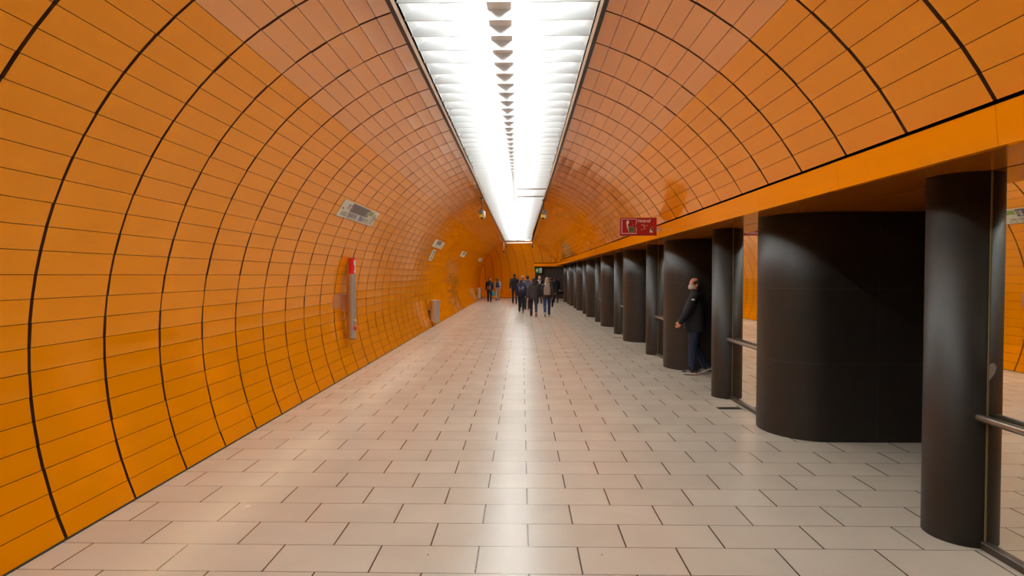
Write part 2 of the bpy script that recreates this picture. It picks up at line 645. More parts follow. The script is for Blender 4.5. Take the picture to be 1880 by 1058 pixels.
# short black floor gratings in front of two columns
def grating(x0, x1, yc, label):
    t = thing('floor_grating', label, 'grating', ((x0 + x1) / 2, yc, 0), 0, 'black slots in the floor')
    w = (x1 - x0) / 2
    bm = bmesh.new()
    box(bm, -w, w, -0.06, 0.06, 0.0, 0.003)
    obj('slot', bm, BACKING, t)
    bm = bmesh.new()
    for k in range(6):
        box(bm, -w + 0.01, w - 0.01, -0.055 + k * 0.02, -0.047 + k * 0.02, 0.003, 0.006)
    obj('bars', bm, DARKSTEEL, t)
grating(2.64, 2.96, 4.21 * H, 'small black grating in the floor before the second black column')
grating(2.62, 2.93, 8.95 * H, 'small black grating in the floor far behind the masked man')

# ------------------------------------------------------------------ the ceiling light trough
t = thing('light_trough', 'long white louvred light trough running along the top of the orange vault', 'ceiling light', (CX, 0, STRIP_Z))
def sway(y):                                        # the trough wanders a little towards the far end
    k = y / H
    pts = [(-6, 0), (7, 0), (17.5, -0.05), (25, 0.0)]
    for (a, u), (b, v) in zip(pts, pts[1:]):
        if k <= b:
            return H * (u + (v - u) * (k - a) / (b - a))
    return 0.02 * H
Y_START, Y_END = -0.6, 21.8 * H
YS = [Y_START, 7 * H, 10 * H, 14 * H, 17.5 * H, 20 * H, Y_END]
def run(bm, prof, ys=YS, mi=0, closed=True):
    loft(bm, [[(px + sway(y), y, pz) for px, pz in prof] for y in ys], cap=closed, mi=mi, closed=closed)
hw = STRIP_HALF
for s in (-1, 1):
    bm = bmesh.new()
    q = [(s * (hw + 0.03), -0.03), (s * (hw - 0.012), -0.03), (s * (hw - 0.012), 0.30), (s * (hw + 0.03), 0.30)]
    run(bm, q)
    obj('black_channel', bm, BLACK, t)
    bm = bmesh.new()
    q = [(s * (hw - 0.012), -0.028), (s * (hw - 0.034), 0.0), (s * (hw - 0.034), 0.05), (s * (hw - 0.012), 0.05)]
    run(bm, q)
    obj('edge_lip', bm, LIP, t)
bm = bmesh.new()
iw = hw - 0.034
run(bm, [(-iw, 0.0), (-iw, 0.06), (-iw + 0.30, 0.26), (-0.1, 0.26), (0.1, 0.26), (iw - 0.30, 0.26), (iw, 0.06), (iw, 0.0)], closed=False)
obj('reflector', bm, WHITE, t)
bm = bmesh.new()
run(bm, [(-hw - 0.03, 0.32), (hw + 0.03, 0.32), (hw + 0.03, 0.36), (-hw - 0.03, 0.36)])
obj('cover', bm, BACKING, t)
SP_W, SP_Z = 0.115, 0.112                            # spine half width and the height of its underside
bm = bmesh.new()
run(bm, [(-SP_W, SP_Z), (SP_W, SP_Z), (SP_W, 0.255), (-SP_W, 0.255)])
obj('spine', bm, SPINE, t)
PITCH_L = 0.197 * H * 0.985
bm = bmesh.new()
y = 2.76 * H - PITCH_L * 15
ylist = []
while y < Y_END - 0.1:
    ylist.append(y)
    y += PITCH_L
for y in ylist:
    sx = sway(y)
    # cross blade: a white plate hanging under the spine, its ends cut to the sloping reflector
    pts = [(-iw + 0.002 + sx, y, 0.012), (iw - 0.002 + sx, y, 0.012), (iw - 0.03 + sx, y, 0.114), (-iw + 0.03 + sx, y, 0.114)]
    poly(bm, pts, (0, 0.009, 0))
bm.normal_update()
for f in bm.faces:
    if abs(f.normal.z) > 0.9 and f.calc_center_median().z < 0.03:
        f.material_index = 1  # shade on the blade undersides painted in, with the colour of the dull bars
obj('louvre', bm, [WHITE, BAR_AND_SHADE], t)
TUBE_X, TUBE_Z = 0.165, 0.158
tube_me = None
TL = PITCH_L * 4
k = 0
while ylist[0] + (k + 1) * TL < Y_END:
    yc = ylist[0] + (k + 0.5) * TL
    for s in (-1, 1):
        if tube_me is None:
            bm = bmesh.new()
            tube(bm, [(0, -TL / 2 + 0.04, 0), (0, TL / 2 - 0.04, 0)], 0.016, 10, dome=False)
            o = obj('fluorescent_tube', bm, TUBE, t, True)
            tube_me = o
        else:
            o = tube_me.copy()
            C.objects.link(o)
            o.parent = t
        o.location = (s * TUBE_X + sway(yc), yc, TUBE_Z)
    k += 1
# two dull bars across the right half, where a blade row is opened
for kz, w in ((8.65, 0.10), (9.45, 0.16)):
    bm = bmesh.new()
    yb = kz * H
    box(bm, SP_W - 0.03 + sway(yb), iw + sway(yb), yb, yb + w, -0.005, 0.011)
    obj('cross_bar', bm, BAR_AND_SHADE, t)
# the trough of the crossing tunnel
t = thing('crossing_light_trough', 'short white light trough of the crossing tunnel at the far end', 'ceiling light', (END_C.x, END_C.y, STRIP_Z), -END_ANG)
TA, TB = -0.75 * H, 1.15 * H
bm = bmesh.new()
loft(bm, [[(x, -iw, 0.0), (x, -iw, 0.06), (x, -iw + 0.3, 0.26), (x, iw - 0.3, 0.26), (x, iw, 0.06), (x, iw, 0.0)] for x in (TA, TB)], cap=False, closed=False)
obj('reflector', bm, WHITE, t)
for s in (-1, 1):
    bm = bmesh.new()
    box(bm, TA, TB, s * (iw + 0.02) - 0.02, s * (iw + 0.02) + 0.02, -0.03, 0.1)
    obj('edge_lip', bm, SIGNWHITE, t)
for s in (-1, 1):
    for q in range(2):
        bm = bmesh.new()
        a = TA + 0.05 + q * (TB - TA) / 2
        tube(bm, [(a, s * 0.3, 0.12), (a + (TB - TA) / 2 - 0.1, s * 0.3, 0.12)], 0.016, 10, dome=False)
        obj('fluorescent_tube', bm, TUBE, t, True)

# ------------------------------------------------------------------ finding places along the photograph's sight lines
def sight(px, py):
    """Direction (x, 1, z) of the sight line through a pixel of the photograph, per metre along the tunnel."""
    cy_, sy_ = math.cos(YAW), math.sin(YAW)
    cp, sp = math.cos(PITCH), math.sin(PITCH)
    F = Vector((-sy_ * cp, cy_ * cp, -sp))
    Rt = Vector((cy_, sy_, 0))
    U = Rt.cross(F)
    d = F + Rt * ((px - 940) / FPX) - U * ((py - 529) / FPX)
    return d / d.y

def hit_vault(px, py):
    """(angle, y) where the sight line meets the left wall."""
    d = sight(px, py)
    ox, oz = -CX, H - CZ
    a = d.x ** 2 + d.z ** 2
    b = 2 * (ox * d.x + oz * d.z)
    c = ox * ox + oz * oz - RAD * RAD
    y = (-b + math.sqrt(b * b - 4 * a * c)) / (2 * a)
    x, z = ox + d.x * y, oz + d.z * y
    return math.atan2(z, -x), y

# ------------------------------------------------------------------ notices fixed to the curved left wall
def wall_patch(bm, a0, a1, y0, y1, lift, th=0.0, mi=0, n=6):
    """A sheet following the curve of the wall, from angle a0 to a1 and y0 to y1."""
    def row(r, y):
        return [bm.verts.new(on_wall(a0 + (a1 - a0) * k / n, y, r)) for k in range(n + 1)]
    r1 = RAD - lift
    f0, f1 = row(r1, y0), row(r1, y1)
    for k in range(n):
        bm.faces.new((f0[k], f1[k], f1[k + 1], f0[k + 1])).material_index = mi
    if th > 0:
        b0, b1 = row(r1 + th, y0), row(r1 + th, y1)
        for k in range(n):
            bm.faces.new((f0[k + 1], b0[k + 1], b0[k], f0[k])).material_index = mi
            bm.faces.new((f1[k], b1[k], b1[k + 1], f1[k + 1])).material_index = mi
        bm.faces.new((f0[0], b0[0], b1[0], f1[0])).material_index = mi
        bm.faces.new((f0[n], f1[n], b1[n], b0[n])).material_index = mi

def text_lines(bm, a0, a1, y0, y1, rows, lift, rnd, mi=0):
    """Rows of small illegible print, each a row of dashes."""
    for r in range(rows):
        at = a1 + (a0 - a1) * (r + 0.2) / rows
        ab = a1 + (a0 - a1) * (r + 0.75) / rows
        y = y0
        while y < y1 - 0.02:
            w = rnd.uniform(0.03, 0.12)
            wall_patch(bm, ab, at, y, min(y + w, y1), lift, n=1, mi=mi)
            y += w + rnd.uniform(0.012, 0.04)
            if rnd.random() < 0.12:
                break

rnd = random.Random(5)
# large plan of the station
a1, ya = hit_vault(634, 365)
a0, _ = hit_vault(617, 395)
_, yb = hit_vault(697, 390)
W = yb - ya
D = a1 - a0
t = thing('station_plan', 'wide white wall plan with dark grey field high on the left wall', 'notice board', (0, 0, 0), 0, 'notices on the left wall')
bm = bmesh.new()
wall_patch(bm, a0, a1, ya, yb, 0.014, 0.012)
obj('board', bm, PAPER, t)
bm = bmesh.new()
wall_patch(bm, a0 + 0.44 * D, a1 - 0.04 * D, ya + 0.22 * W, ya + 0.72 * W, 0.016)
obj('grey_field', bm, GREYFIELD, t)
bm = bmesh.new()
wall_patch(bm, a0 + 0.05 * D, a0 + 0.42 * D, ya + 0.22 * W, ya + 0.47 * W, 0.016)
obj('pale_field', bm, mat('pale_print', lin(176, 168, 160), 0.5), t)
bm = bmesh.new()
wall_patch(bm, a0 + 0.08 * D, a0 + 0.40 * D, ya + 0.52 * W, ya + 0.63 * W, 0.016)
obj('blue_field', bm, mat('pale_blue', lin(150, 160, 190), 0.5), t)
bm = bmesh.new()
wall_patch(bm, a0 + 0.62 * D, a0 + 0.92 * D, ya + 0.73 * W, ya + 0.84 * W, 0.016)
obj('green_field', bm, INKGREEN, t)
bm = bmesh.new()
text_lines(bm, a0 + 0.1 * D, a0 + 0.36 * D, ya + 0.24 * W, ya + 0.46 * W, 5, 0.018, rnd)
obj('text_block', bm, INK, t)
bm = bmesh.new()
text_lines(bm, a0 + 0.1 * D, a0 + 0.4 * D, ya + 0.53 * W, ya + 0.83 * W, 5, 0.018, rnd)
obj('text_block', bm, INK, t)
bm = bmesh.new()
text_lines(bm, a0 + 0.55 * D, a0 + 0.85 * D, ya + 0.13 * W, ya + 0.21 * W, 4, 0.018, rnd)
obj('text_block', bm, INK, t)
bm = bmesh.new()
text_lines(bm, a0 + 0.1 * D, a0 + 0.35 * D, ya + 0.06 * W, ya + 0.2 * W, 4, 0.018, rnd)
obj('text_block', bm, INK, t)
bm = bmesh.new()
text_lines(bm, a0 + 0.1 * D, a0 + 0.8 * D, ya + 0.87 * W, ya + 0.95 * W, 8, 0.018, rnd)
obj('text_block', bm, INK, t)
bm = bmesh.new()
text_lines(bm, a0 + 0.5 * D, a0 + 0.9 * D, ya + 0.225 * W, ya + 0.27 * W, 4, 0.018, rnd)
obj('pink_print', bm, INKPINK, t)
bm = bmesh.new()
text_lines(bm, a0 + 0.48 * D, a0 + 0.85 * D, ya + 0.66 * W, ya + 0.71 * W, 5, 0.018, rnd)
obj('white_print', bm, SIGNWHITE, t)
for q in (0.035, 0.955):
    bm = bmesh.new()
    wall_patch(bm, a0 + 0.46 * D, a0 + 0.56 * D, ya + q * W, ya + (q + 0.03) * W, 0.018)
    obj('arrow_mark', bm, BLACK, t)

def small_board(name, label, pts, field, rows, greenish=False):
    (a_t, y_0), (a_b, _), (_, y_1) = hit_vault(*pts[0]), hit_vault(*pts[1]), hit_vault(*pts[2])
    t = thing(name, label, 'notice board', (0, 0, 0), 0, 'notices on the left wall')
    w, d = y_1 - y_0, a_t - a_b
    bm = bmesh.new()
    wall_patch(bm, a_b, a_t, y_0, y_1, 0.014, 0.012)
    obj('board', bm, PAPER, t)
    bm = bmesh.new()
    for (u0, u1, v0, v1) in field:
        wall_patch(bm, a_b + v0 * d, a_b + v1 * d, y_0 + u0 * w, y_0 + u1 * w, 0.017)
    obj('grey_field', bm, GREYFIELD, t)
    bm = bmesh.new()
    text_lines(bm, a_b + 0.1 * d, a_b + 0.45 * d, y_0 + 0.2 * w, y_0 + 0.85 * w, rows, 0.019, rnd)
    obj('small_print', bm, INKGREEN if greenish else INK, t)
small_board('station_plan', 'smaller white plan on the left wall above the narrow strip notice', [(800.5, 439), (791.5, 452), (816.5, 446)], [(0.22, 0.7, 0.45, 0.95)], 5)
small_board('strip_notice', 'narrow upright strip notice under the smaller plan on the left wall', [(795, 458), (787, 478), (800.5, 459)], [(0.2, 0.8, 0.08, 0.25), (0.2, 0.8, 0.72, 0.9), (0.35, 0.65, 0.3, 0.7)], 6, True)
small_board('station_plan', 'small white plan far along the left wall beyond the strip notice', [(849.5, 461), (844, 470.5), (856.5, 464)], [(0.25, 0.75, 0.45, 0.95)], 3)
small_board('station_plan', 'farthest pale plan on the left wall close to the tunnel end', [(881, 473.5), (876.5, 479), (886, 475)], [(0.3, 0.7, 0.5, 0.95)], 2)

# pale square plate beside the emergency pillar
a1, ya = hit_vault(612, 541)
a0, _ = hit_vault(612, 568)
_, yb = hit_vault(640, 545)
bm = bmesh.new()
wall_patch(bm, a0, a1, ya, yb, 0.006, 0.005)
tag(obj('wall_plate', bm, mat('dull_plate', lin(176, 116, 76), 0.35, noise=0.08)), 'dull pinkish square plate on the left wall behind the emergency pillar', 'plate')

# ------------------------------------------------------------------ emergency call pillar on the left wall
PY = 5.75 * H
px_, pr = -1.748 * H, 0.062
t = thing('emergency_pillar', 'steel emergency call pillar with red top on the left wall', 'emergency phone', (px_, PY, 0.62))
PH = 1.49
bm = bmesh.new()
pts = [(pr * math.cos(a), pr * 1.25 * math.sin(a)) for a in [R_(-90 + 180 * k / 16) for k in range(17)]] + [(-0.03, pr * 1.25), (-0.03, -pr * 1.25)]
loft(bm, [[(x, y, z) for x, y in pts] for z in (0, 1.16)])
obj('steel_body', bm, STEEL, t, False)
bm = bmesh.new()
loft(bm, [[(x * 1.03, y * 1.02, z) for x, y in pts] for z in (1.163, 1.20)] )
obj('collar', bm, STEEL, t)
bm = bmesh.new()
loft(bm, [[(x, y, z) for x, y in pts] for z in (1.20, PH)])
hd = obj('red_head', bm, BRIGHTRED, t)
# handset sign on the red head, facing the hall
bm = bmesh.new()
for ang0, ang1, z0, z1 in ((-8, 34, 1.36, 1.45), (6, 26, 1.25, 1.38), (-2, 30, 1.215, 1.262)):
    for k in range(4):
        aa, ab = R_(ang0 + (ang1 - ang0) * k / 4 - 30), R_(ang0 + (ang1 - ang0) * (k + 1) / 4 - 30)
        q = [(pr * 1.03 * math.cos(a), pr * 1.25 * 1.03 * math.sin(a)) for a in (aa, ab)]
        bm.faces.new([bm.verts.new(v) for v in ((q[0][0], q[0][1], z0), (q[1][0], q[1][1], z0), (q[1][0], q[1][1], z1), (q[0][0], q[0][1], z1))])
obj('handset_sign', bm, SIGNWHITE, hd)
obj('wall_arm', bbox(-0.20, -0.088, -0.04, 0.03, 0.50, 0.82, 0.004, 1), MATS['dull_plate'], t)
obj('wall_mount', bbox(-0.087, -0.031, -0.075, 0.06, 0.0, PH, 0.004, 1), mat('mount_wall_reflection', (0.42, 0.125, 0.012, 1), 0.35, noise=0.05), t)  # the orange wall's reflection is painted into the mount's colour
bm = bmesh.new()
tube(bm, [(pr - 0.01, -0.02, 0.20), (pr + 0.016, -0.02, 0.20)], 0.045, 20, dome=False)
obj('call_button', bm, BRIGHTRED, t, True)
bm = bmesh.new()
tube(bm, [(pr - 0.01, -0.02, 0.335), (pr + 0.01, -0.02, 0.335)], 0.022, 16, dome=False)
obj('speaker_disc', bm, SIGNWHITE, t, True)
obj('foot_cap', bbox(-0.028, pr + 0.002, -0.07, 0.07, -0.012, -0.001, 0.002, 1), DARKSTEEL, t)

# ------------------------------------------------------------------ litter bins on the left wall
def litter_bin(x, y, z, r, h, label):
    t = thing('litter_bin', label, 'litter bin', (x, y, z), 0, 'steel litter bins along the left wall')
    bm = bmesh.new()
    lathe(bm, [(r * 0.9, 0.0), (r * 0.97, 0.0), (r * 0.97, 0.02), (r, 0.03), (r, h - 0.1)], 40)
    obj('body', bm, STEEL, t, False)
    bm = bmesh.new()
    lathe(bm, [(r * 1.0, h - 0.095), (r * 1.03, h - 0.09), (r * 1.03, h - 0.01), (r * 1.01, h), (r * 0.72, h), (r * 0.68, h - 0.015), (r * 0.68, h - 0.09)], 40)
    obj('rim', bm, STEEL, t, False)
    bm = bmesh.new()
    cyl(bm, (0, 0), r * 0.675, h - 0.088, h - 0.084, 32)
    obj('liner', bm, BACKING, t)
    # arm that carries the bin from the wall
    zc = 0.35
    wx = CX - math.sqrt(RAD ** 2 - (z + zc - CZ) ** 2) - x
    bm = bmesh.new()
    box(bm, wx + 0.004, -r * 0.95, -0.05, 0.05, zc - 0.06, zc + 0.06)
    obj('wall_bracket', bm, DARKSTEEL, t)
    return t
litter_bin(-1.69 * H, 10.85 * H, 0.15, 0.17, 0.77, 'nearer cylindrical steel litter bin at the foot of the left wall')
litter_bin(-1.70 * H, 22.2 * H, 0.12, 0.15, 0.78, 'farther steel litter bin with a red cup on top, near the tunnel end')
bm = bmesh.new()
lathe(bm, [(0.001, 0), (0.03, 0), (0.042, 0.13), (0.038, 0.13), (0.03, 0.008), (0.001, 0.008)], 16)
o = obj('paper_cup', bm, BRIGHTRED)
o.location = (-1.70 * H - 0.06, 22.2 * H - 0.115, 0.90)
tag(o, 'red cup left on the rim of the farther litter bin', 'cup')

# ------------------------------------------------------------------ emergency phone sign hung from the fascia
SY = 5.63 * H
dl = sight(1138.5, 400) * SY
dr = sight(1205.5, 432.5) * SY
sx0, sx1, sz1, sz0 = dl.x, dr.x, H + dl.z, H + dr.z
SW, SH = sx1 - sx0, sz1 - sz0
t = thing('emergency_phone_sign', 'red hanging sign with white handset and lettering on a fascia bracket', 'sign', (sx0, SY, sz0))
obj('panel', bbox(0, SW, 0, 0.05, 0, SH, 0.003, 1), RED, t)
def front(bm, x0, x1, z0, z1):
    box(bm, x0, x1, -0.004, 0.0005, z0, z1)
u = SH / 33.0                                # one pixel of the photograph on the sign
bm = bmesh.new()
fx0, fx1, fz0, fz1 = 2.6 * u, 30.5 * u, 3.2 * u, 31.0 * u
for a in ((fx0, fx1, fz0, fz0 + 1.3 * u), (fx0, fx1, fz1 - 1.0 * u, fz1), (fx0, fx0 + 1.4 * u, fz0, fz1), (fx1 - 1.0 * u, fx1, fz0, fz0 + 12.5 * u), (fx1 - 1.0 * u, fx1, fz0 + 18.5 * u, fz1)):
    front(bm, *a)
obj('white_frame', bm, SIGNWHITE, t)
# handset: earpiece, grip and mouthpiece in one outline
bm = bmesh.new()
hs = [(12.0, 26.5), (13.0, 27.8), (15.3, 28.0), (16.6, 26.6), (16.8, 24.2), (16.2, 22.6), (15.0, 22.0), (14.6, 20.4), (14.9, 17.8), (15.8, 14.2), (16.8, 10.0), (19.0, 6.2), (16.0, 6.0), (14.6, 9.6), (13.6, 13.6), (12.6, 17.4), (11.8, 21.0), (11.6, 24.4)]
poly(bm, [(x * u, -0.004, z * u) for x, z in hs], (0, 0.0045, 0))
obj('handset', bm, SIGNWHITE, t)
bm = bmesh.new()
front(bm, 14.9 * u, 25.8 * u, 5.6 * u, 16.6 * u)
st = obj('sticker', bm, mat('sticker_rim', lin(150, 140, 110), 0.5), t)
bm = bmesh.new()
box(bm, 16.2 * u, 24.8 * u, -0.006, -0.0041, 6.8 * u, 15.4 * u)
obj('green_print', bm, STICKGREEN, st)
# lettering
cu = bpy.data.curves.new('lettering', 'FONT')
cu.body = 'Notruf'
cu.size = 8.2 * u
cu.extrude = 0.001
cu.offset = 0.0022
cu.space_character = 1.02
to = bpy.data.objects.new('lettering_tmp', cu)
C.objects.link(to)
dg = bpy.context.evaluated_depsgraph_get()
dg.update()
me = bpy.data.meshes.new_from_object(to.evaluated_get(dg))
bpy.data.objects.remove(to)
for v in me.vertices:
    v.co = Vector((v.co.x + 32.6 * u, -0.002 - v.co.z, v.co.y + 24.6 * u))
obj('lettering', me, SIGNWHITE, t)
for x, z, w, hgt in ((40, 18.8, 1.4, 2.0), (43.6, 16.2, 1.2, 4.6), (44.6, 15.6, 2.2, 1.0), (49.2, 17.6, 1.5, 1.3), (38.8, 10.6, 3.0, 0.9), (44, 11.6, 2.4, 1.6), (23.0, 20.0, 1.0, 0.8), (28.5, 18.8, 1.2, 1.4)):
    bm = bmesh.new()
    front(bm, x * u, (x + w) * u, z * u, (z + hgt) * u)
    obj('scratch', bm, SIGNWHITE, t)
bm = bmesh.new()
poly(bm, [(x * u, -0.004, z * u) for x, z in ((54.6, 5.4), (61.2, 5.4), (60.0, 8.4), (61.6, 12.0), (59.6, 16.2), (57.6, 14.0), (55.8, 11.4))], (0, 0.0045, 0))
st = obj('torn_sticker', bm, SIGNWHITE, t)
bm = bmesh.new()
poly(bm, [(x * u, -0.006, z * u) for x, z in ((58.4, 8.6), (60.2, 9.0), (61.0, 12.2), (59.6, 15.6), (57.2, 12.8))], (0, 0.0018, 0))
obj('black_print', bm, BLACK, st)
bm = bmesh.new()
bz = SH * 0.42
ex = FASCIA_X - 0.025 - sx0
poly(bm, [(SW + 0.001, -0.005, SH * 0.52), (SW + 0.001, -0.005, SH * 0.25), (ex + 0.012, -0.005, SH * 0.25), (ex - 0.03, -0.005, SH * 0.52)], (0, 0.06, 0))
obj('bracket', bm, STEEL, t)

# ------------------------------------------------------------------ exit sign at the far end
d = sight(989, 496)
EY = (END_C.dot(END_N) + ff - 0.05) / (d.x * END_N.x + END_N.y)      # just in front of the far fascia
dl = sight(983, 491.7) * EY
dr = sight(995, 501.5) * EY
t = thing('exit_sign', 'small green and white exit sign hanging at the far end', 'sign', (dl.x, EY, H + dr.z))
ew, eh = dr.x - dl.x, dl.z - dr.z
obj('panel', bbox(0, ew, 0, 0.04, 0, eh, 0.003, 1), GREEN, t)
bm = bmesh.new()
box(bm, ew * 0.62, ew * 0.96, -0.004, 0.0, eh * 0.08, eh * 0.92)
dn = obj('white_door', bm, SIGNWHITE, t)
bm = bmesh.new()
box(bm, ew * 0.70, ew * 0.86, -0.007, -0.0042, eh * 0.2, eh * 0.5)
box(bm, ew * 0.74, ew * 0.83, -0.007, -0.0042, eh * 0.55, eh * 0.85)
obj('runner', bm, GREEN, dn)
bm = bmesh.new()
poly(bm, [(x * ew, -0.004, z * eh) for x, z in ((0.05, 0.5), (0.30, 0.82), (0.36, 0.74), (0.24, 0.56), (0.56, 0.56), (0.56, 0.44), (0.24, 0.44), (0.36, 0.26), (0.30, 0.18))], (0, 0.004, 0))
obj('arrow', bm, SIGNWHITE, t)
for q in (0.2, 0.8):
    bm = bmesh.new()
    cyl(bm, (ew * q, 0.02), 0.008, eh, SOFFIT - (H + dr.z), 8)
    obj('hanger', bm, DARKSTEEL, t)

# ------------------------------------------------------------------ cameras hanging beside the trough
def hanging_camera(px, py, yy, drop, label, name='hanging_camera', pale=False, side=1):
    d = sight(px, py) * yy
    x = d.x
    r2 = RAD ** 2 - (x - CX) ** 2
    top = min(CZ + math.sqrt(r2), STRIP_Z - 0.035)
    t = thing(name, label, 'security camera', (x, yy, top - drop), 0, 'cameras hanging beside the light trough')
    bm = bmesh.new()
    cyl(bm, (0, 0), 0.018, 0.1, drop - 0.002, 12)
    cyl(bm, (0, 0), 0.06, drop - 0.02, drop - 0.002, 20)
    obj('pole', bm, CREAM if pale else BLACK, t)
    bm = bmesh.new()
    tube(bm, [(-0.03 * side, -0.16, 0.17), (-0.03 * side, 0.1, 0.15)], 0.065, 16, dome=False)
    hb = obj('camera_body', bm, BLACK, t, False)
    bm = bmesh.new()
    tube(bm, [(-0.03 * side, -0.175, 0.171), (-0.03 * side, -0.161, 0.17)], 0.048, 16, dome=False)
    obj('lens_ring', bm, STEEL, hb)
    bm = bmesh.new()
    tube(bm, [(-0.03 * side, -0.18, 0.171), (-0.03 * side, -0.176, 0.171)], 0.034, 16, dome=False)
    obj('lens', bm, BLACK, hb)
    bm = bmesh.new()
    box(bm, -0.07, 0.03, -0.05, 0.07, 0.0, 0.10)
    bevel(bm, 0.008, 2)
    obj('yellow_cover', bm, YELLOW, t)
    bm = bmesh.new()
    tube(bm, [(0.065, -0.02, 0.15), (0.065, -0.02, 0.02)], [0.05, 0.05], 16)
    obj('white_cover', bm, CREAM, t, True)
    bm = bmesh.new()
    ball(bm, (0, 0, -0.015), (0.04, 0.04, 0.04))
    obj('dome', bm, BLACK, t, True)
    return t
hanging_camera(884.6, 385, 9.55 * H, 0.58, 'black hanging camera with yellow cover left of the light trough', side=1)
hanging_camera(997.5, 385, 9.75 * H, 0.56, 'black hanging camera with yellow cover right of the light trough', side=-1)
def small_camera(px, yy, drop, label, m):
    x = sight(px, 455).x * yy
    t = thing('hanging_camera', label, 'security camera', (x, yy, STRIP_Z - 0.03 - drop), 0, 'cameras hanging beside the light trough')
    bm = bmesh.new()
    cyl(bm, (0, 0), 0.02, 0.08, drop, 10)
    obj('pole', bm, m, t)
    bm = bmesh.new()
    tube(bm, [(0, -0.12, 0.06), (0, 0.1, 0.04)], 0.06, 12)
    obj('camera_body', bm, BLACK, t, True)
small_camera(929.8, 22.2 * H, 0.38, 'small camera on a dark pole at the left end corner of the trough', BLACK)
small_camera(977.3, 22.2 * H, 0.40, 'small camera on a dark pole at the right end corner of the trough', BLACK)
small_camera(925.0, 22.5 * H, 0.72, 'small camera on a long pale pole just left of the trough end', CREAM)

# pale heart-shaped sticker half on the mirror beside the nearest column
HY = COL_Y - COL_R - 0.012
bm = bmesh.new()
poly(bm, [(MIR_X - 0.002, HY - 0.004 - y, 1.11 + z) for y, z in ((0, 0), (0.045, 0.06), (0.055, 0.10), (0.03, 0.125), (0.0, 0.11), )], (-0.002, 0, 0))
tag(obj('sticker', bm, mat('pale_sticker', lin(104, 96, 90), 0.6)), 'small pale sticker on the mirror glass against the nearest column', 'sticker')
#PART3

# ------------------------------------------------------------------ people
def cloth(name, rgb, noise=0.12, rough=0.85):
    if name in MATS:
        return MATS[name]
    return mat(name, lin(*rgb), rough, noise=noise, nscale=12, spec=0.25, bump=0.25, bscale=14)
SKIN = mat('skin', lin(205, 150, 122), 0.5, noise=0.05)
SKINR = mat('ruddy_skin', lin(198, 128, 100), 0.5, noise=0.06)

def vec(*a):
    return Vector(a)

class Pose:
    """Joints of a figure 1.75 m tall that faces +y, standing on z = 0."""
    def __init__(s, legs, arms, lean=0.0, belly=0.0, wide=1.0, head=(0, 0)):
        # legs: (left thigh, left knee, right thigh, right knee) in degrees; arms: (lift, elbow, out) left then right
        s.belly, s.wide, s.head = belly, wide, head
        s.hip = vec(0, 0, 0.93)
        s.leg = {}
        for side, (a, k) in ((-1, legs[0:2]), (1, legs[2:4])):
            a, k = R_(a), R_(k)
            h = vec(side * 0.092, 0, 0.92)
            kn = h + 0.43 * vec(side * 0.02, math.sin(a), -math.cos(a))
            an = kn + 0.42 * vec(0, math.sin(a - k), -math.cos(a - k))
            s.leg[side] = (h, kn, an, a - k)
        low = []
        for side in (-1, 1):
            h, kn, an, f = s.leg[side]
            if f < R_(-14):
                low.append((s.toe(an, f) - vec(0, 0, 0.03)).z)
            else:
                low.append(an.z - 0.085)
        drop = -min(low)
        up = vec(0, 0, drop)
        s.hip += up
        for side in (-1, 1):
            h, kn, an, f = s.leg[side]
            s.leg[side] = (h + up, kn + up, an + up, f)
        L = Matrix.Rotation(-R_(lean), 3, 'X')
        s.L = L
        s.T = lambda p: s.hip + L @ (Vector(p) - vec(0, 0, 0.93))
        s.arm = {}
        for side, (b, e, out) in ((-1, arms[0:3]), (1, arms[3:6])):
            b, e, out = R_(b), R_(e), R_(out)
            sh = vec(side * 0.185 * wide, -0.01, 1.425)
            def dirn(q):
                return vec(side * math.sin(out), math.sin(q) * math.cos(out), -math.cos(q) * math.cos(out))
            el = sh + 0.285 * dirn(b)
            wr = el + 0.25 * (dirn(b + e) + vec(-side * 0.12, 0, 0)).normalized()
            s.arm[side] = (s.T(sh), s.T(el), s.T(wr), (s.T(wr) - s.T(el)).normalized())
    def toe(s, an, f):
        p = s.foot_pitch(f)
        return an + vec(0, 0.15 * math.cos(p), 0.15 * math.sin(p) - 0.055)
    @staticmethod
    def foot_pitch(f):
        # a trailing foot rolls on to its toes, a leading one lands on the heel
        return f * 0.9 if f < R_(-14) else (min(f, R_(16)) if f > R_(8) else 0.0)

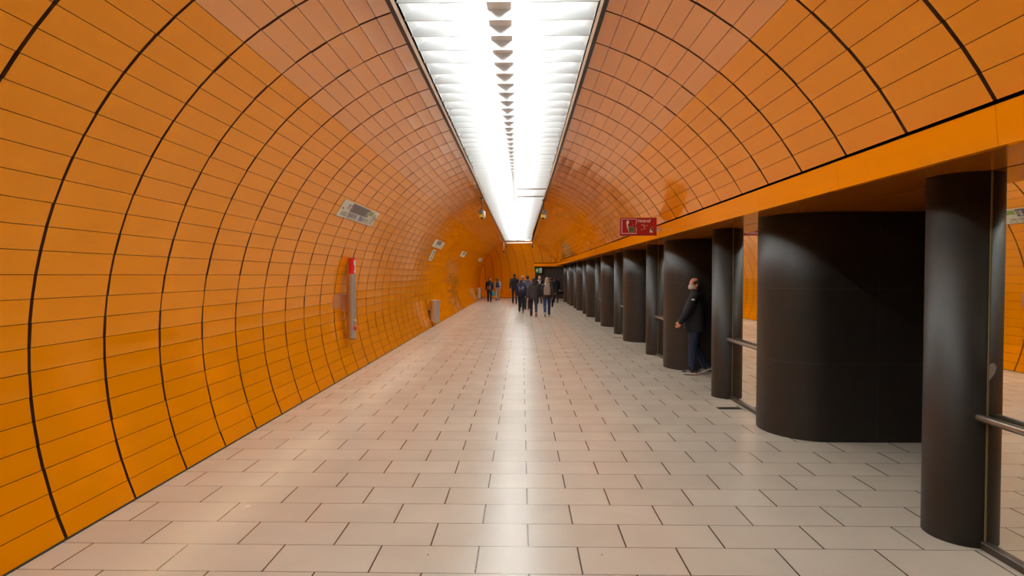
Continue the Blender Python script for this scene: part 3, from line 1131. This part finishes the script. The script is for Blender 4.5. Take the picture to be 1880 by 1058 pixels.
def hand(bm, P, side, curl=25.0, f=1.0):
    """Palm, four unequal bent fingers and a thumb from the side of the palm."""
    sh, el, wr, d = P.arm[side]
    fwd = vec(0, 1, 0)
    fwd = (fwd - d * fwd.dot(d)).normalized()            # the thumb side looks ahead
    inn = d.cross(fwd) * (1 if side > 0 else -1)
    if inn.x * side > 0:
        inn = -inn                                        # the palm looks to the thigh
    M = Matrix((fwd, inn, d)).transposed()
    ball(bm, wr + d * 0.045, (0.041, 0.017, 0.052), M)
    tube(bm, [wr - d * 0.02, wr + d * 0.03], [0.024, 0.022], 10)
    for k, (o, ln) in enumerate(((0.03, 0.068), (0.010, 0.078), (-0.010, 0.072), (-0.029, 0.058))):
        b = wr + d * (0.085 - 0.006 * abs(k - 1)) + fwd * o
        pts = [b - d * 0.03, b]
        q = b
        ang = R_(curl * 0.5 + k * 3)
        for sg in (0.45, 0.32, 0.23):
            q = q + (d * math.cos(ang) + inn * math.sin(ang)) * ln * sg
            pts.append(q)
            ang += R_(curl)
        tube(bm, pts, [0.009, 0.0095, 0.009, 0.0082, 0.0072], 8)
    b = wr + d * 0.03 + fwd * 0.03
    pts = [wr + d * 0.02 + fwd * 0.018, b + fwd * 0.012 + d * 0.012, b + fwd * 0.024 + d * 0.036 + inn * 0.008, b + fwd * 0.026 + d * 0.058 + inn * 0.016]
    tube(bm, pts, [0.012, 0.0115, 0.0095, 0.008], 8)

def sections(bm, P, rows, seg=24, T=True):
    rings = []
    for z, cy, rx, ry in rows:
        g = []
        for k in range(seg):
            a = 2 * PI * k / seg
            c, s_ = math.cos(a), math.sin(a)
            e = 0.82
            p = vec(rx * math.copysign(abs(c) ** e, c), cy + ry * math.copysign(abs(s_) ** e, s_), z)
            g.append(P.T(p) if T else p)
        rings.append(g)
    loft(bm, rings)

def head_frame(P):
    yaw, pit = P.head
    M = P.L @ Matrix.Rotation(R_(yaw), 3, 'Z') @ Matrix.Rotation(-R_(pit), 3, 'X')
    neck = P.T(vec(0, -0.005, 1.49))
    return neck, M

def body_mesh(P, voxel, curl=(25, 25), hands=(1, 1)):
    bm = bmesh.new()
    w, b = P.wide, P.belly
    sections(bm, P, [(0.86, 0, 0.10 * w, 0.08), (0.93, 0, 0.150 * w, 0.10), (1.05, 0.01 + b * 0.25, 0.13 * w + b * 0.3, 0.095 + b * 0.5), (1.20, 0.01 + b * 0.2, 0.135 * w + b * 0.2, 0.10 + b * 0.4), (1.34, 0, 0.145 * w, 0.095), (1.40, -0.01, 0.125 * w, 0.078), (1.45, -0.01, 0.07, 0.06), (1.49, -0.01, 0.05, 0.05)])
    neck, M = head_frame(P)
    tube(bm, [P.T(vec(0, -0.02, 1.40)), neck, neck + M @ vec(0, 0.01, 0.07)], [0.062, 0.055, 0.055], 14)
    for side in (-1, 1):
        h, kn, an, f = P.leg[side]
        tube(bm, [h + vec(0, 0, 0.03), h * 0.6 + kn * 0.4, kn, kn * 0.65 + an * 0.35 - vec(0, 0.008, 0), an], [0.082, 0.07, 0.05, 0.048, 0.032], 14)
        toe = P.toe(an, f)
        tube(bm, [an, an * 0.4 + toe * 0.6 - vec(0, 0, 0.024), toe], [0.030, 0.022, 0.016], 10)
        sh, el, wr, d = P.arm[side]
        tube(bm, [P.T(vec(side * 0.08 * w, -0.01, 1.385)), sh + P.L @ vec(-side * 0.018, 0, -0.03), sh * 0.5 + el * 0.5, el, el * 0.7 + wr * 0.3, wr], [0.048, 0.047, 0.044, 0.036, 0.037, 0.025], 12)
        if hands[0 if side < 0 else 1]:
            hand(bm, P, side, curl[0 if side < 0 else 1])
    # head: skull, jaw, brow, nose, mouth, chin and ears
    def hp(x, y, z):
        return neck + M @ vec(x, y, z)
    ball(bm, hp(0, 0.005, 0.155), (0.074, 0.094, 0.098), M)
    ball(bm, hp(0, 0.035, 0.085), (0.056, 0.062, 0.064), M)
    ball(bm, hp(0, 0.078, 0.052), (0.026, 0.022, 0.02), M)
    ball(bm, hp(0, 0.078, 0.152), (0.055, 0.022, 0.016), M)
    tube(bm, [hp(0, 0.092, 0.142), hp(0, 0.106, 0.112), hp(0, 0.112, 0.102)], [0.010, 0.013, 0.015], 8)
    ball(bm, hp(0, 0.092, 0.076), (0.024, 0.012, 0.007), M)
    ball(bm, hp(0, 0.090, 0.064), (0.021, 0.012, 0.008), M)
    for side in (-1, 1):
        ball(bm, hp(side * 0.042, 0.062, 0.105), (0.024, 0.03, 0.024), M)
        ball(bm, hp(side * 0.077, -0.004, 0.118), (0.011, 0.020, 0.032), M @ Matrix.Rotation(side * 0.35, 3, 'Z'))
    return fused(bm, voxel, 3)

def face(P, par, full=True):
    neck, M = head_frame(P)
    for side in (-1, 1):
        bm = bmesh.new()
        ball(bm, neck + M @ vec(side * 0.031, 0.085, 0.131), 0.0125, None, 12, 8)
        ey = obj('eye', bm, SIGNWHITE, par, True)
        bm = bmesh.new()
        ball(bm, neck + M @ vec(side * 0.031, 0.0945, 0.131), (0.0058, 0.005, 0.0058), M, 10, 6)
        obj('iris', bm, INK, ey, True)

def hair_mesh(P, style, voxel):
    neck, M = head_frame(P)
    def hp(x, y, z):
        return neck + M @ vec(x, y, z)
    bm = bmesh.new()
    if style == 'bald':                  # a fringe round the sides and back, the crown bare
        ball(bm, hp(0, -0.034, 0.152), (0.084, 0.078, 0.084), M)
        for side in (-1, 1):
            ball(bm, hp(side * 0.066, 0.004, 0.160), (0.016, 0.056, 0.042), M)
            tube(bm, [hp(side * 0.074, 0.030, 0.15), hp(side * 0.070, 0.036, 0.11)], [0.009, 0.006], 8)
    elif style == 'short':
        ball(bm, hp(0, -0.016, 0.175), (0.083, 0.094, 0.088), M)
        ball(bm, hp(0, -0.045, 0.125), (0.074, 0.06, 0.07), M)
    elif style == 'long':
        ball(bm, hp(0, -0.014, 0.172), (0.088, 0.098, 0.094), M)
        ball(bm, hp(0, -0.045, 0.105), (0.088, 0.066, 0.10), M)
        tube(bm, [hp(0, -0.06, 0.10), hp(0, -0.088, 0.0), hp(0, -0.10, -0.09)], [0.078, 0.082, 0.05], 14, squash=0.6)
        for side in (-1, 1):
            tube(bm, [hp(side * 0.072, 0.0, 0.15), hp(side * 0.082, -0.01, 0.06), hp(side * 0.078, -0.035, -0.03)], [0.03, 0.03, 0.02], 10)
    elif style == 'bun':
        ball(bm, hp(0, -0.014, 0.172), (0.084, 0.096, 0.091), M)
        ball(bm, hp(0, -0.05, 0.12), (0.07, 0.055, 0.07), M)
        ball(bm, hp(0, -0.105, 0.19), (0.04, 0.04, 0.04), M)
    elif style == 'cap':
        ball(bm, hp(0, -0.006, 0.165), (0.090, 0.105, 0.098), M)
        ball(bm, hp(0, -0.035, 0.125), (0.084, 0.075, 0.06), M)
        ball(bm, hp(0, 0.0, 0.262), (0.02, 0.02, 0.018), M)
    return fused(bm, voxel, 3)

def jacket_mesh(P, voxel, hem=0.80, fat=0.0, hood=False, collar=True, flare=0.0):
    bm = bmesh.new()
    w, b = P.wide, P.belly
    rows = [(hem, b * 0.1, 0.172 * w + fat + flare, 0.125 + fat + flare * 0.7 + b * 0.3), (hem + 0.04, b * 0.15, 0.176 * w + fat + flare, 0.13 + fat + flare * 0.7 + b * 0.4)]
    for z, cy, rx, ry in ((0.98, b * 0.30, 0.170 * w + b * 0.3, 0.125 + b * 0.55), (1.10, b * 0.28, 0.165 * w + b * 0.3, 0.125 + b * 0.55), (1.22, 0.005 + b * 0.15, 0.168 * w + b * 0.1, 0.125 + b * 0.35), (1.34, -0.005, 0.176 * w, 0.122), (1.40, -0.012, 0.160 * w, 0.108), (1.445, -0.014, 0.120, 0.09), (1.475, -0.014, 0.088, 0.078)):
        if z > hem + 0.07:
            rows.append((z, cy, rx + fat * (1 if z < 1.36 else 0.4), ry + fat * (1 if z < 1.36 else 0.5)))
    if collar:
        rows.append((1.50, -0.012, 0.082, 0.08))
        rows.append((1.535, -0.014, 0.074, 0.074))
    else:
        rows.append((1.482, -0.012, 0.075, 0.07))
    sections(bm, P, rows, 28)
    for side in (-1, 1):
        sh, el, wr, d = P.arm[side]
        tube(bm, [P.T(vec(side * 0.08 * w, -0.012, 1.405)), sh + P.L @ vec(-side * 0.012, 0, -0.022), sh * 0.5 + el * 0.5, el, el * 0.6 + wr * 0.4, wr + d * 0.005], [0.068 + fat * 0.5, 0.072 + fat * 0.7, 0.066 + fat, 0.057 + fat, 0.052 + fat, 0.043 + fat * 0.6], 14, dome=True)
        # soft folds at the elbow and sleeve
        for q, r in ((0.35, 0.062), (0.8, 0.060)):
            p = sh * (1 - q) + el * q
            ball(bm, p, (r + fat, r + fat, 0.03))
    if hood:
        neck, M = head_frame(P)
        tube(bm, [neck + M @ vec(-0.09, -0.03, 0.0), neck + M @ vec(-0.05, -0.105, -0.01), neck + M @ vec(0.05, -0.105, -0.01), neck + M @ vec(0.09, -0.03, 0.0)], [0.035, 0.05, 0.05, 0.035], 12)
    return fused(bm, voxel, 8)

def trousers_mesh(P, voxel, loose=0.0, top=1.0):
    bm = bmesh.new()
    w = P.wide
    sections(bm, P, [(0.84, 0, 0.12 * w, 0.10), (0.90, 0, 0.158 * w, 0.115), (top, 0, 0.150 * w, 0.112)], 24)
    for side in (-1, 1):
        h, kn, an, f = P.leg[side]
        tube(bm, [h + vec(-side * 0.01, 0, 0.02), h * 0.65 + kn * 0.35, kn, kn * 0.6 + an * 0.4, an - (an - kn).normalized() * 0.012], [0.098 + loose, 0.088 + loose, 0.066 + loose, 0.062 + loose, 0.056 + loose], 16, dome=True)
        ball(bm, an + vec(0, 0.005, 0.05), (0.062 + loose, 0.064 + loose, 0.028))      # the cloth bunches over the shoe
        ball(bm, kn + vec(0, -0.01, -0.03), (0.068 + loose, 0.066 + loose, 0.025))
    return fused(bm, voxel, 4)

def shoe(P, side, par, m, sole_m, tall=0.0):
    h, kn, an, f = P.leg[side]
    p = P.foot_pitch(f)
    M = Matrix.Rotation(p, 3, 'X')
    def q(x, y, z):
        return an + M @ vec(x, y, z)
    bm = bmesh.new()
    tube(bm, [q(0, -0.045, -0.045), q(0, 0.0, -0.035), q(0, 0.07, -0.048), q(0, 0.135, -0.058), q(0, 0.165, -0.062)], [0.036, 0.042, 0.041, 0.038, 0.028], 14)
    tube(bm, [q(0, -0.005, -0.04), q(0, 0.0, 0.01 + tall)], [0.040, 0.044], 12)
    me = fused(bm, 0.007, 3)
    s_ = obj('shoe', me, m, par)
    bm = bmesh.new()
    out = [(0.036, -0.07), (0.042, -0.02), (0.043, 0.05), (0.049, 0.11), (0.044, 0.16), (0.024, 0.195), (-0.024, 0.195), (-0.044, 0.16), (-0.049, 0.11), (-0.043, 0.05), (-0.042, -0.02), (-0.036, -0.07), (-0.018, -0.085), (0.018, -0.085)]
    loft(bm, [[q(x, y, z) for x, y in out] for z in (-0.085, -0.062)])
    obj('sole', bm, sole_m, s_)

def person(label, px, yy, hgt, P, jm, tm, skin=None, hair=('short', (50, 40, 32)), sm=None, sole=None, rz=0.0, voxel=0.011, hem=0.80, fat=0.0, hood=False, collar=True, flare=0.0, loose=0.0, curl=(25, 25), x=None, tall=0.0, jname='jacket', group='people walking through the tunnel'):
    """A figure with its clothes; px is where the photograph shows its feet, yy how far down the tunnel."""
    if x is None:
        x = sight(px, 505).x * yy
    t = thing('person', label, 'person', (x, yy, 0), rz, group)
    sc = hgt / 1.75
    t.scale = (sc, sc, sc)
    obj('body', body_mesh(P, voxel * 0.8, curl), skin or SKIN, t)
    face(P, t)
    obj(jname, jacket_mesh(P, voxel, hem, fat, hood, collar, flare), jm, t)
    obj('trousers', trousers_mesh(P, voxel, loose), tm, t)
    for side in (-1, 1):
        h_, kn_, an_, f_ = P.leg[side]
        bm = bmesh.new()
        tube(bm, [an_ * 0.72 + kn_ * 0.28, an_ * 0.9 + kn_ * 0.1, an_ + vec(0, 0.004, -0.025)], [0.044, 0.043, 0.042], 14)
        obj('sock', bm, cloth('dark_sock', (30, 30, 38)), t, True)
        shoe(P, side, t, sm or cloth('black_shoe', (28, 26, 26)), sole or cloth('dark_sole', (40, 36, 34)), tall)
    if hair:
        obj('cap' if hair[0] == 'cap' else 'hair', hair_mesh(P, hair[0], voxel * 0.8), cloth('hair_%d_%d_%d' % hair[1], hair[1]), t)
    return t

def place(o, t):
    """Put a separate thing where a figure wears or holds it."""
    o.location = t.location
    o.rotation_euler = t.rotation_euler
    o.scale = t.scale

def backpack(t, P, label, m, w=0.15, h=0.42, d=0.09, strap=None, top=1.40):
    k = thing('backpack', label, 'backpack')
    place(k, t)
    bm = bmesh.new()
    yb = -0.178
    rings = []
    for z, f in ((0, 0.75), (0.03, 0.95), (0.12, 1.0), (0.6, 0.98), (0.85, 0.85), (0.97, 0.6), (1.0, 0.3)):
        rings.append([P.T(vec(w * f * math.copysign(abs(math.cos(a)) ** 0.6, math.cos(a)), yb - d / 2 + d * 0.5 * (0.7 + 0.3 * f) * math.copysign(abs(math.sin(a)) ** 0.6, math.sin(a)), top - h + z * h)) for a in [2 * PI * q / 28 for q in range(28)]])
    loft(bm, rings)
    obj('bag', bm, m, k, True)
    bm = bmesh.new()
    rings = []
    for z, f in ((0.02, 0.7), (0.06, 0.9), (0.4, 0.9), (0.46, 0.7)):
        rings.append([P.T(vec(w * 0.75 * f * math.copysign(abs(math.cos(a)) ** 0.6, math.cos(a)), yb - d - 0.012 + 0.03 * f * math.copysign(abs(math.sin(a)) ** 0.6, math.sin(a)), top - h + 0.02 + z * h)) for a in [2 * PI * q / 24 for q in range(24)]])
    loft(bm, rings)
    obj('front_pocket', bm, m, k, True)
    for s_ in (-1, 1):
        bm = bmesh.new()
        tube(bm, [P.T(vec(s_ * 0.06, yb - 0.01, top - 0.03)), P.T(vec(s_ * 0.10, -0.09, 1.475)), P.T(vec(s_ * 0.115, 0.02, 1.475)), P.T(vec(s_ * 0.125, 0.135, 1.38)), P.T(vec(s_ * 0.14, 0.145, 1.22)), P.T(vec(s_ * 0.165, 0.03, 1.08)), P.T(vec(s_ * 0.13, -0.14, 1.04))], 0.013, 8, squash=2.0)
        obj('strap', bm, strap or m, k, True)
    return k

MAN_J = cloth('black_jacket', (24, 23, 26))
JEANS = cloth('navy_jeans', (28, 34, 54))

# --- the man with the mask, stepping out of the passage to the left
Pm = Pose((6, 6, 0, 25), (23, 12, 10, -14, 20, 8), lean=2, belly=0.10, wide=1.1, head=(22, -2))
man = person('person in black jacket and navy jeans wearing a white face mask, stepping from the passage', 0, 5.66 * H, 1.72, Pm, MAN_J, JEANS, skin=SKINR, hair=('bald', (62, 50, 42)), sm=cloth('grey_sneaker', (64, 60, 62)), sole=cloth('white_sole', (190, 184, 172)), rz=PI / 2 - 0.32, voxel=0.009, hem=0.76, fat=0.018, x=1.745 * H, curl=(22, 30), loose=0.012, group='people walking through the tunnel')
neck, M = head_frame(Pm)
bm = bmesh.new()
rows = []
for v in range(9):
    fz = v / 8
    row = []
    for q in range(15):
        a = R_(-78 + 156 * q / 14)
        bul = 1.0 + 0.10 * math.sin(fz * PI) * math.cos(a)
        zz = 0.046 + 0.078 * fz + 0.012 * math.sin(a) ** 2 * (0.5 - fz) * 2
        row.append(neck + M @ vec(0.071 * math.sin(a) * bul, 0.030 + 0.084 * math.cos(a) * bul, zz))
    rows.append(row)
loft(bm, rows, closed=False)
bmesh.ops.solidify(bm, geom=bm.faces[:], thickness=0.003)
mk = obj('face_mask', bm, mat('mask_white', lin(226, 218, 214), 0.8, bump=0.2), man, True)
for s_ in (-1, 1):
    for zz in (0.062, 0.115):
        bm = bmesh.new()
        tube(bm, [neck + M @ vec(s_ * 0.068, 0.045, zz), neck + M @ vec(s_ * 0.082, 0.01, 0.5 * zz + 0.06), neck + M @ vec(s_ * 0.084, -0.024, 0.118)], 0.0022, 6)
        obj('ear_loop', bm, SIGNWHITE, mk, True)
sh, el, wr, d = Pm.arm[-1]
pc = sh * 0.72 + el * 0.28
bm = bmesh.new()
out_ = vec(-1, 0, 0.05).normalized()
ball(bm, pc + out_ * 0.082, (0.008, 0.032, 0.015))
obj('sleeve_badge', bm, SIGNWHITE, man, True)
for side in (-1, 1):                                    # stripes on the shoes
    h_, kn, an, f = Pm.leg[side]
    Mf = Matrix.Rotation(Pm.foot_pitch(f), 3, 'X')
    bm = bmesh.new()
    for q in range(3):
        for sx in (-1, 1):
            tube(bm, [an + Mf @ vec(sx * 0.036, 0.03 + q * 0.025, -0.035), an + Mf @ vec(sx * 0.043, 0.045 + q * 0.025, -0.058)], 0.004, 6)
    obj('shoe_stripes', bm, SIGNWHITE, man, True)

# --- the walkers at the far end
WALK_A = (20, 6, -20, 14)          # left leg forward
WALK_B = (-20, 16, 18, 5)
# woman in a dark coat with a shoulder bag, left
Pa = Pose((8, 4, -10, 10), (6, 10, 8, -6, 10, 8), head=(0, -4))
pa = person('person in long black coat with a brown shoulder bag, leftmost of the walkers', 898.6, 20.6 * H, 1.60, Pa, cloth('black_coat', (30, 27, 28)), cloth('black_trousers', (30, 28, 30)), hair=('bun', (86, 72, 60)), hem=0.66, flare=0.03, fat=0.01, loose=0.012)
k = thing('shoulder_bag', 'brown shoulder bag on the back of the leftmost walker', 'bag')
place(k, pa)
bm = bmesh.new()
rings = [[Pa.T(vec(-0.04 + 0.15 * f * math.copysign(abs(math.cos(a)) ** 0.6, math.cos(a)), -0.21 + 0.05 * math.copysign(abs(math.sin(a)) ** 0.6, math.sin(a)), z)) for a in [2 * PI * q / 24 for q in range(24)]] for z, f in ((0.88, 0.8), (0.91, 1.0), (1.08, 1.0), (1.12, 0.85))]
loft(bm, rings)
obj('bag', bm, cloth('brown_leather', (92, 58, 38)), k, True)
bm = bmesh.new()
tube(bm, [Pa.T(vec(0.08, -0.19, 1.10)), Pa.T(vec(0.13, -0.165, 1.3)), Pa.T(vec(0.14, -0.10, 1.455)), Pa.T(vec(0.10, 0.06, 1.46)), Pa.T(vec(-0.02, 0.17, 1.25)), Pa.T(vec(-0.20, 0.05, 1.1)), Pa.T(vec(-0.18, -0.18, 1.08))], 0.011, 8)
obj('strap', bm, cloth('strap_grey', (130, 124, 118)), k, True)
# teal bag in her right hand
sh, el, wr, d = Pa.arm[1]
k = thing('carrier_bag', 'teal carrier bag held between the two leftmost walkers', 'bag')
place(k, pa)
bm = bmesh.new()
g = wr + d * 0.12
rings = [[g + vec(0.03 + 0.12 * f * math.cos(a), 0.055 * f * math.sin(a), z) for a in [2 * PI * q / 20 for q in range(20)]] for z, f in ((-0.34, 0.7), (-0.31, 0.95), (-0.18, 1.1), (-0.08, 0.85), (-0.02, 0.4))]
loft(bm, rings)
obj('bag', bm, cloth('teal_plastic', (24, 116, 140), rough=0.5), k, True)
bm = bmesh.new()
tube(bm, [g + vec(0.01, 0, -0.03), g + vec(0.0, 0.0, 0.02), g + vec(0.05, 0, -0.03)], 0.008, 8)
obj('handle', bm, cloth('teal_plastic', (24, 116, 140)), k, True)
# second: pale clothes, navy backpack
Pb = Pose((-16, 12, 16, 6), (14, 14, 6, -10, 10, 8))
pb = person('person in pale grey jacket and pale trousers with a navy backpack', 913.8, 22.3 * H, 1.58, Pb, cloth('pale_jacket', (168, 156, 150)), cloth('pale_trousers', (172, 158, 146)), hair=('long', (96, 72, 56)), hem=0.86, tall=0.05, sm=cloth('brown_boot', (64, 46, 40)))
backpack(pb, Pb, 'navy backpack on the walker in pale clothes', cloth('navy_pack', (44, 48, 72)), w=0.13, h=0.40)
# third: tall man in black
Pc = Pose((14, 8, -16, 12), (-16, 14, 10, 14, 14, 8), wide=1.05)
person('person in black jacket, tall, left of the centre group of walkers', 944.8, 19.7 * H, 1.86, Pc, cloth('black_jacket_plain', (26, 25, 30)), cloth('dark_slate_trousers', (40, 44, 60)), hair=('short', (36, 30, 28)), hem=0.82, fat=0.01)
# fourth: navy coat with white straps
Pd = Pose((10, 4, -12, 14), (6, 16, 8, -8, 16, 8), lean=3)
pd = person('person in navy jacket with white reflective straps on a navy rucksack', 957.0, 14.95 * H, 1.56, Pd, cloth('navy_jacket', (30, 34, 56)), cloth('black_jeans', (28, 28, 36)), hair=('short', (62, 52, 66)), hem=0.84, fat=0.02, sole=cloth('white_sole', (190, 184, 172)))
kp = backpack(pd, Pd, 'navy rucksack with white reflective straps in a V', cloth('dark_navy_pack', (34, 38, 62)), w=0.17, h=0.40, top=1.42)
bm = bmesh.new()
for s_ in (-1, 1):
    tube(bm, [Pd.T(vec(s_ * 0.13, -0.262, 1.36)), Pd.T(vec(s_ * 0.10, -0.268, 1.27)), Pd.T(vec(s_ * 0.03, -0.268, 1.17))], 0.010, 8)
tube(bm, [Pd.T(vec(-0.13, -0.268, 1.17)), Pd.T(vec(0.13, -0.268, 1.17))], 0.010, 8)
tube(bm, [Pd.T(vec(-0.02, -0.268, 1.20)), Pd.T(vec(0.05, -0.27, 1.36))], 0.008, 8)
obj('reflective_straps', bm, cloth('reflective_white', (205, 206, 212)), kp, True)
# fifth: grey-haired man behind
Pe = Pose(WALK_A, (-12, 12, 8, 14, 12, 8))
person('person with thin grey hair and purple grey jacket behind the navy jacket', 959.5, 17.2 * H, 1.77, Pe, cloth('plum_jacket', (70, 58, 76)), JEANS, hair=('bald', (150, 132, 120)), fat=0.01)
# sixth: blue collar
Pf = Pose(WALK_B, (12, 12, 8, -12, 12, 8))
person('person in grey jacket with blue hood at the middle of the walkers', 968.3, 16.4 * H, 1.78, Pf, cloth('grey_blue_jacket', (72, 74, 88)), cloth('black_trousers', (30, 28, 30)), hair=('short', (46, 38, 34)), hood=True, fat=0.015)
# seventh: charcoal hooded jacket, jeans, front of the group
Pg = Pose((18, 5, -18, 34), (-12, 12, 9, 12, 14, 9), wide=1.05)
pg = person('person in charcoal hooded jacket and dark jeans, front centre of the walkers', 979.8, 13.4 * H, 1.70, Pg, cloth('charcoal_jacket', (54, 48, 48)), cloth('dark_jeans', (36, 42, 62)), hair=('short', (58, 48, 44)), hood=True, fat=0.025, sm=cloth('brown_shoe', (86, 64, 54)), sole=cloth('tan_sole', (150, 122, 106)))
# umbrella in that walker's left hand
sh, el, wr, d = Pg.arm[-1]
k = thing('umbrella', 'furled brown umbrella hanging from the left hand of the front walker', 'umbrella')
place(k, pg)
g = wr + d * 0.07
bm = bmesh.new()
tube(bm, [g + vec(0, 0, -0.06), g + vec(0, 0, -0.14), g + vec(0, 0.0, -0.40), g + vec(0, 0, -0.53)], [0.018, 0.034, 0.03, 0.008], 12)
obj('canopy', bm, cloth('brown_nylon', (104, 62, 48)), k, True)
bm = bmesh.new()
tube(bm, [g + vec(0, 0.04, 0.02), g + vec(0, 0.03, 0.04), g + vec(0, 0, 0.04), g + vec(0, 0, -0.08)], 0.008, 8)
obj('handle', bm, cloth('dark_wood', (60, 38, 28)), k, True)
# eighth: woman with the beige backpack
Ph = Pose((-14, 30, 14, 4), (10, 18, 9, -10, 14, 9))
ph = person('person in dark grey jacket and blue jeans carrying a beige backpack', 1004.3, 13.5 * H, 1.70, Ph, cloth('dark_grey_jacket', (56, 50, 52)), cloth('blue_jeans', (38, 52, 88)), hair=('long', (150, 122, 98)), hem=0.78, fat=0.015, sm=cloth('pale_shoe', (170, 156, 148)), sole=cloth('white_sole', (190, 184, 172)))
backpack(ph, Ph, 'beige backpack on the walker in blue jeans', cloth('beige_pack', (138, 124, 112)), w=0.15, h=0.45, top=1.42, strap=cloth('pale_strap', (200, 194, 186)))
# ninth: facing this way, pale scarf
Pi = Pose((12, 5, -14, 10), (8, 14, 8, -8, 12, 8), head=(0, -3))
pi_ = person('person in black coat with pale scarf coming towards the camera behind the group', 990.8, 19.6 * H, 1.72, Pi, cloth('black_coat', (30, 27, 28)), cloth('black_trousers', (30, 28, 30)), hair=('cap', (150, 126, 110)), rz=PI, hem=0.72, flare=0.02)
bm = bmesh.new()
nk, M = head_frame(Pi)
for s_ in (-1, 1):
    tube(bm, [nk + vec(0, -0.08, 0.02), nk + vec(s_ * 0.09, 0.0, 0.0), nk + vec(s_ * 0.06, 0.10, -0.04), nk + vec(s_ * 0.035, 0.15, -0.14), nk + vec(s_ * 0.04, 0.165, -0.26)], [0.03, 0.034, 0.034, 0.03, 0.024], 10)
obj('scarf', fused(bm, 0.011, 3), cloth('pale_scarf', (176, 168, 162)), pi_)
# tenth: dark figure at the right by the columns, with a bag
Pj = Pose((14, 8, -16, 14), (6, 10, 8, 8, 20, 10), lean=2)
pj = person('person in black clothes at the right, nearest the row of columns, with a bag', 1020.3, 20.2 * H, 1.70, Pj, cloth('black_jacket_plain', (26, 25, 30)), cloth('black_trousers', (30, 28, 30)), hair=('cap', (34, 30, 32)), hem=0.74, fat=0.015)
sh, el, wr, d = Pj.arm[1]
k = thing('carrier_bag', 'black carrier bag with white top held by the rightmost walker', 'bag')
place(k, pj)
g = wr + d * 0.12
bm = bmesh.new()
rings = [[g + vec(0.09 + 0.20 * f * math.cos(a), 0.09 * f * math.sin(a), z) for a in [2 * PI * q / 20 for q in range(20)]] for z, f in ((-0.28, 0.6), (-0.24, 0.95), (-0.12, 1.05), (-0.05, 0.7))]
loft(bm, rings)
bg = obj('bag', bm, cloth('black_nylon', (26, 24, 26)), k, True)
bm = bmesh.new()
ball(bm, g + vec(0.02, 0, -0.04), (0.09, 0.06, 0.04))
ball(bm, g + vec(0.14, 0, -0.05), (0.06, 0.05, 0.04))
obj('white_contents', bm, SIGNWHITE, k, True)
bm = bmesh.new()
tube(bm, [g + vec(-0.05, 0, -0.06), g + vec(0.0, 0, 0.015), g + vec(0.12, 0, -0.06)], 0.008, 8)
obj('handle', bm, cloth('black_nylon', (26, 24, 26)), k, True)
# eleventh: dark figure half hidden behind the beige backpack
Pk = Pose(WALK_B, (10, 12, 8, -10, 12, 8))
person('person in black half hidden behind the walker with the beige backpack', 1011.5, 17.4 * H, 1.66, Pk, cloth('black_jacket', (24, 23, 26)), cloth('black_jeans', (28, 28, 36)), hair=('short', (34, 30, 30)), hem=0.8)
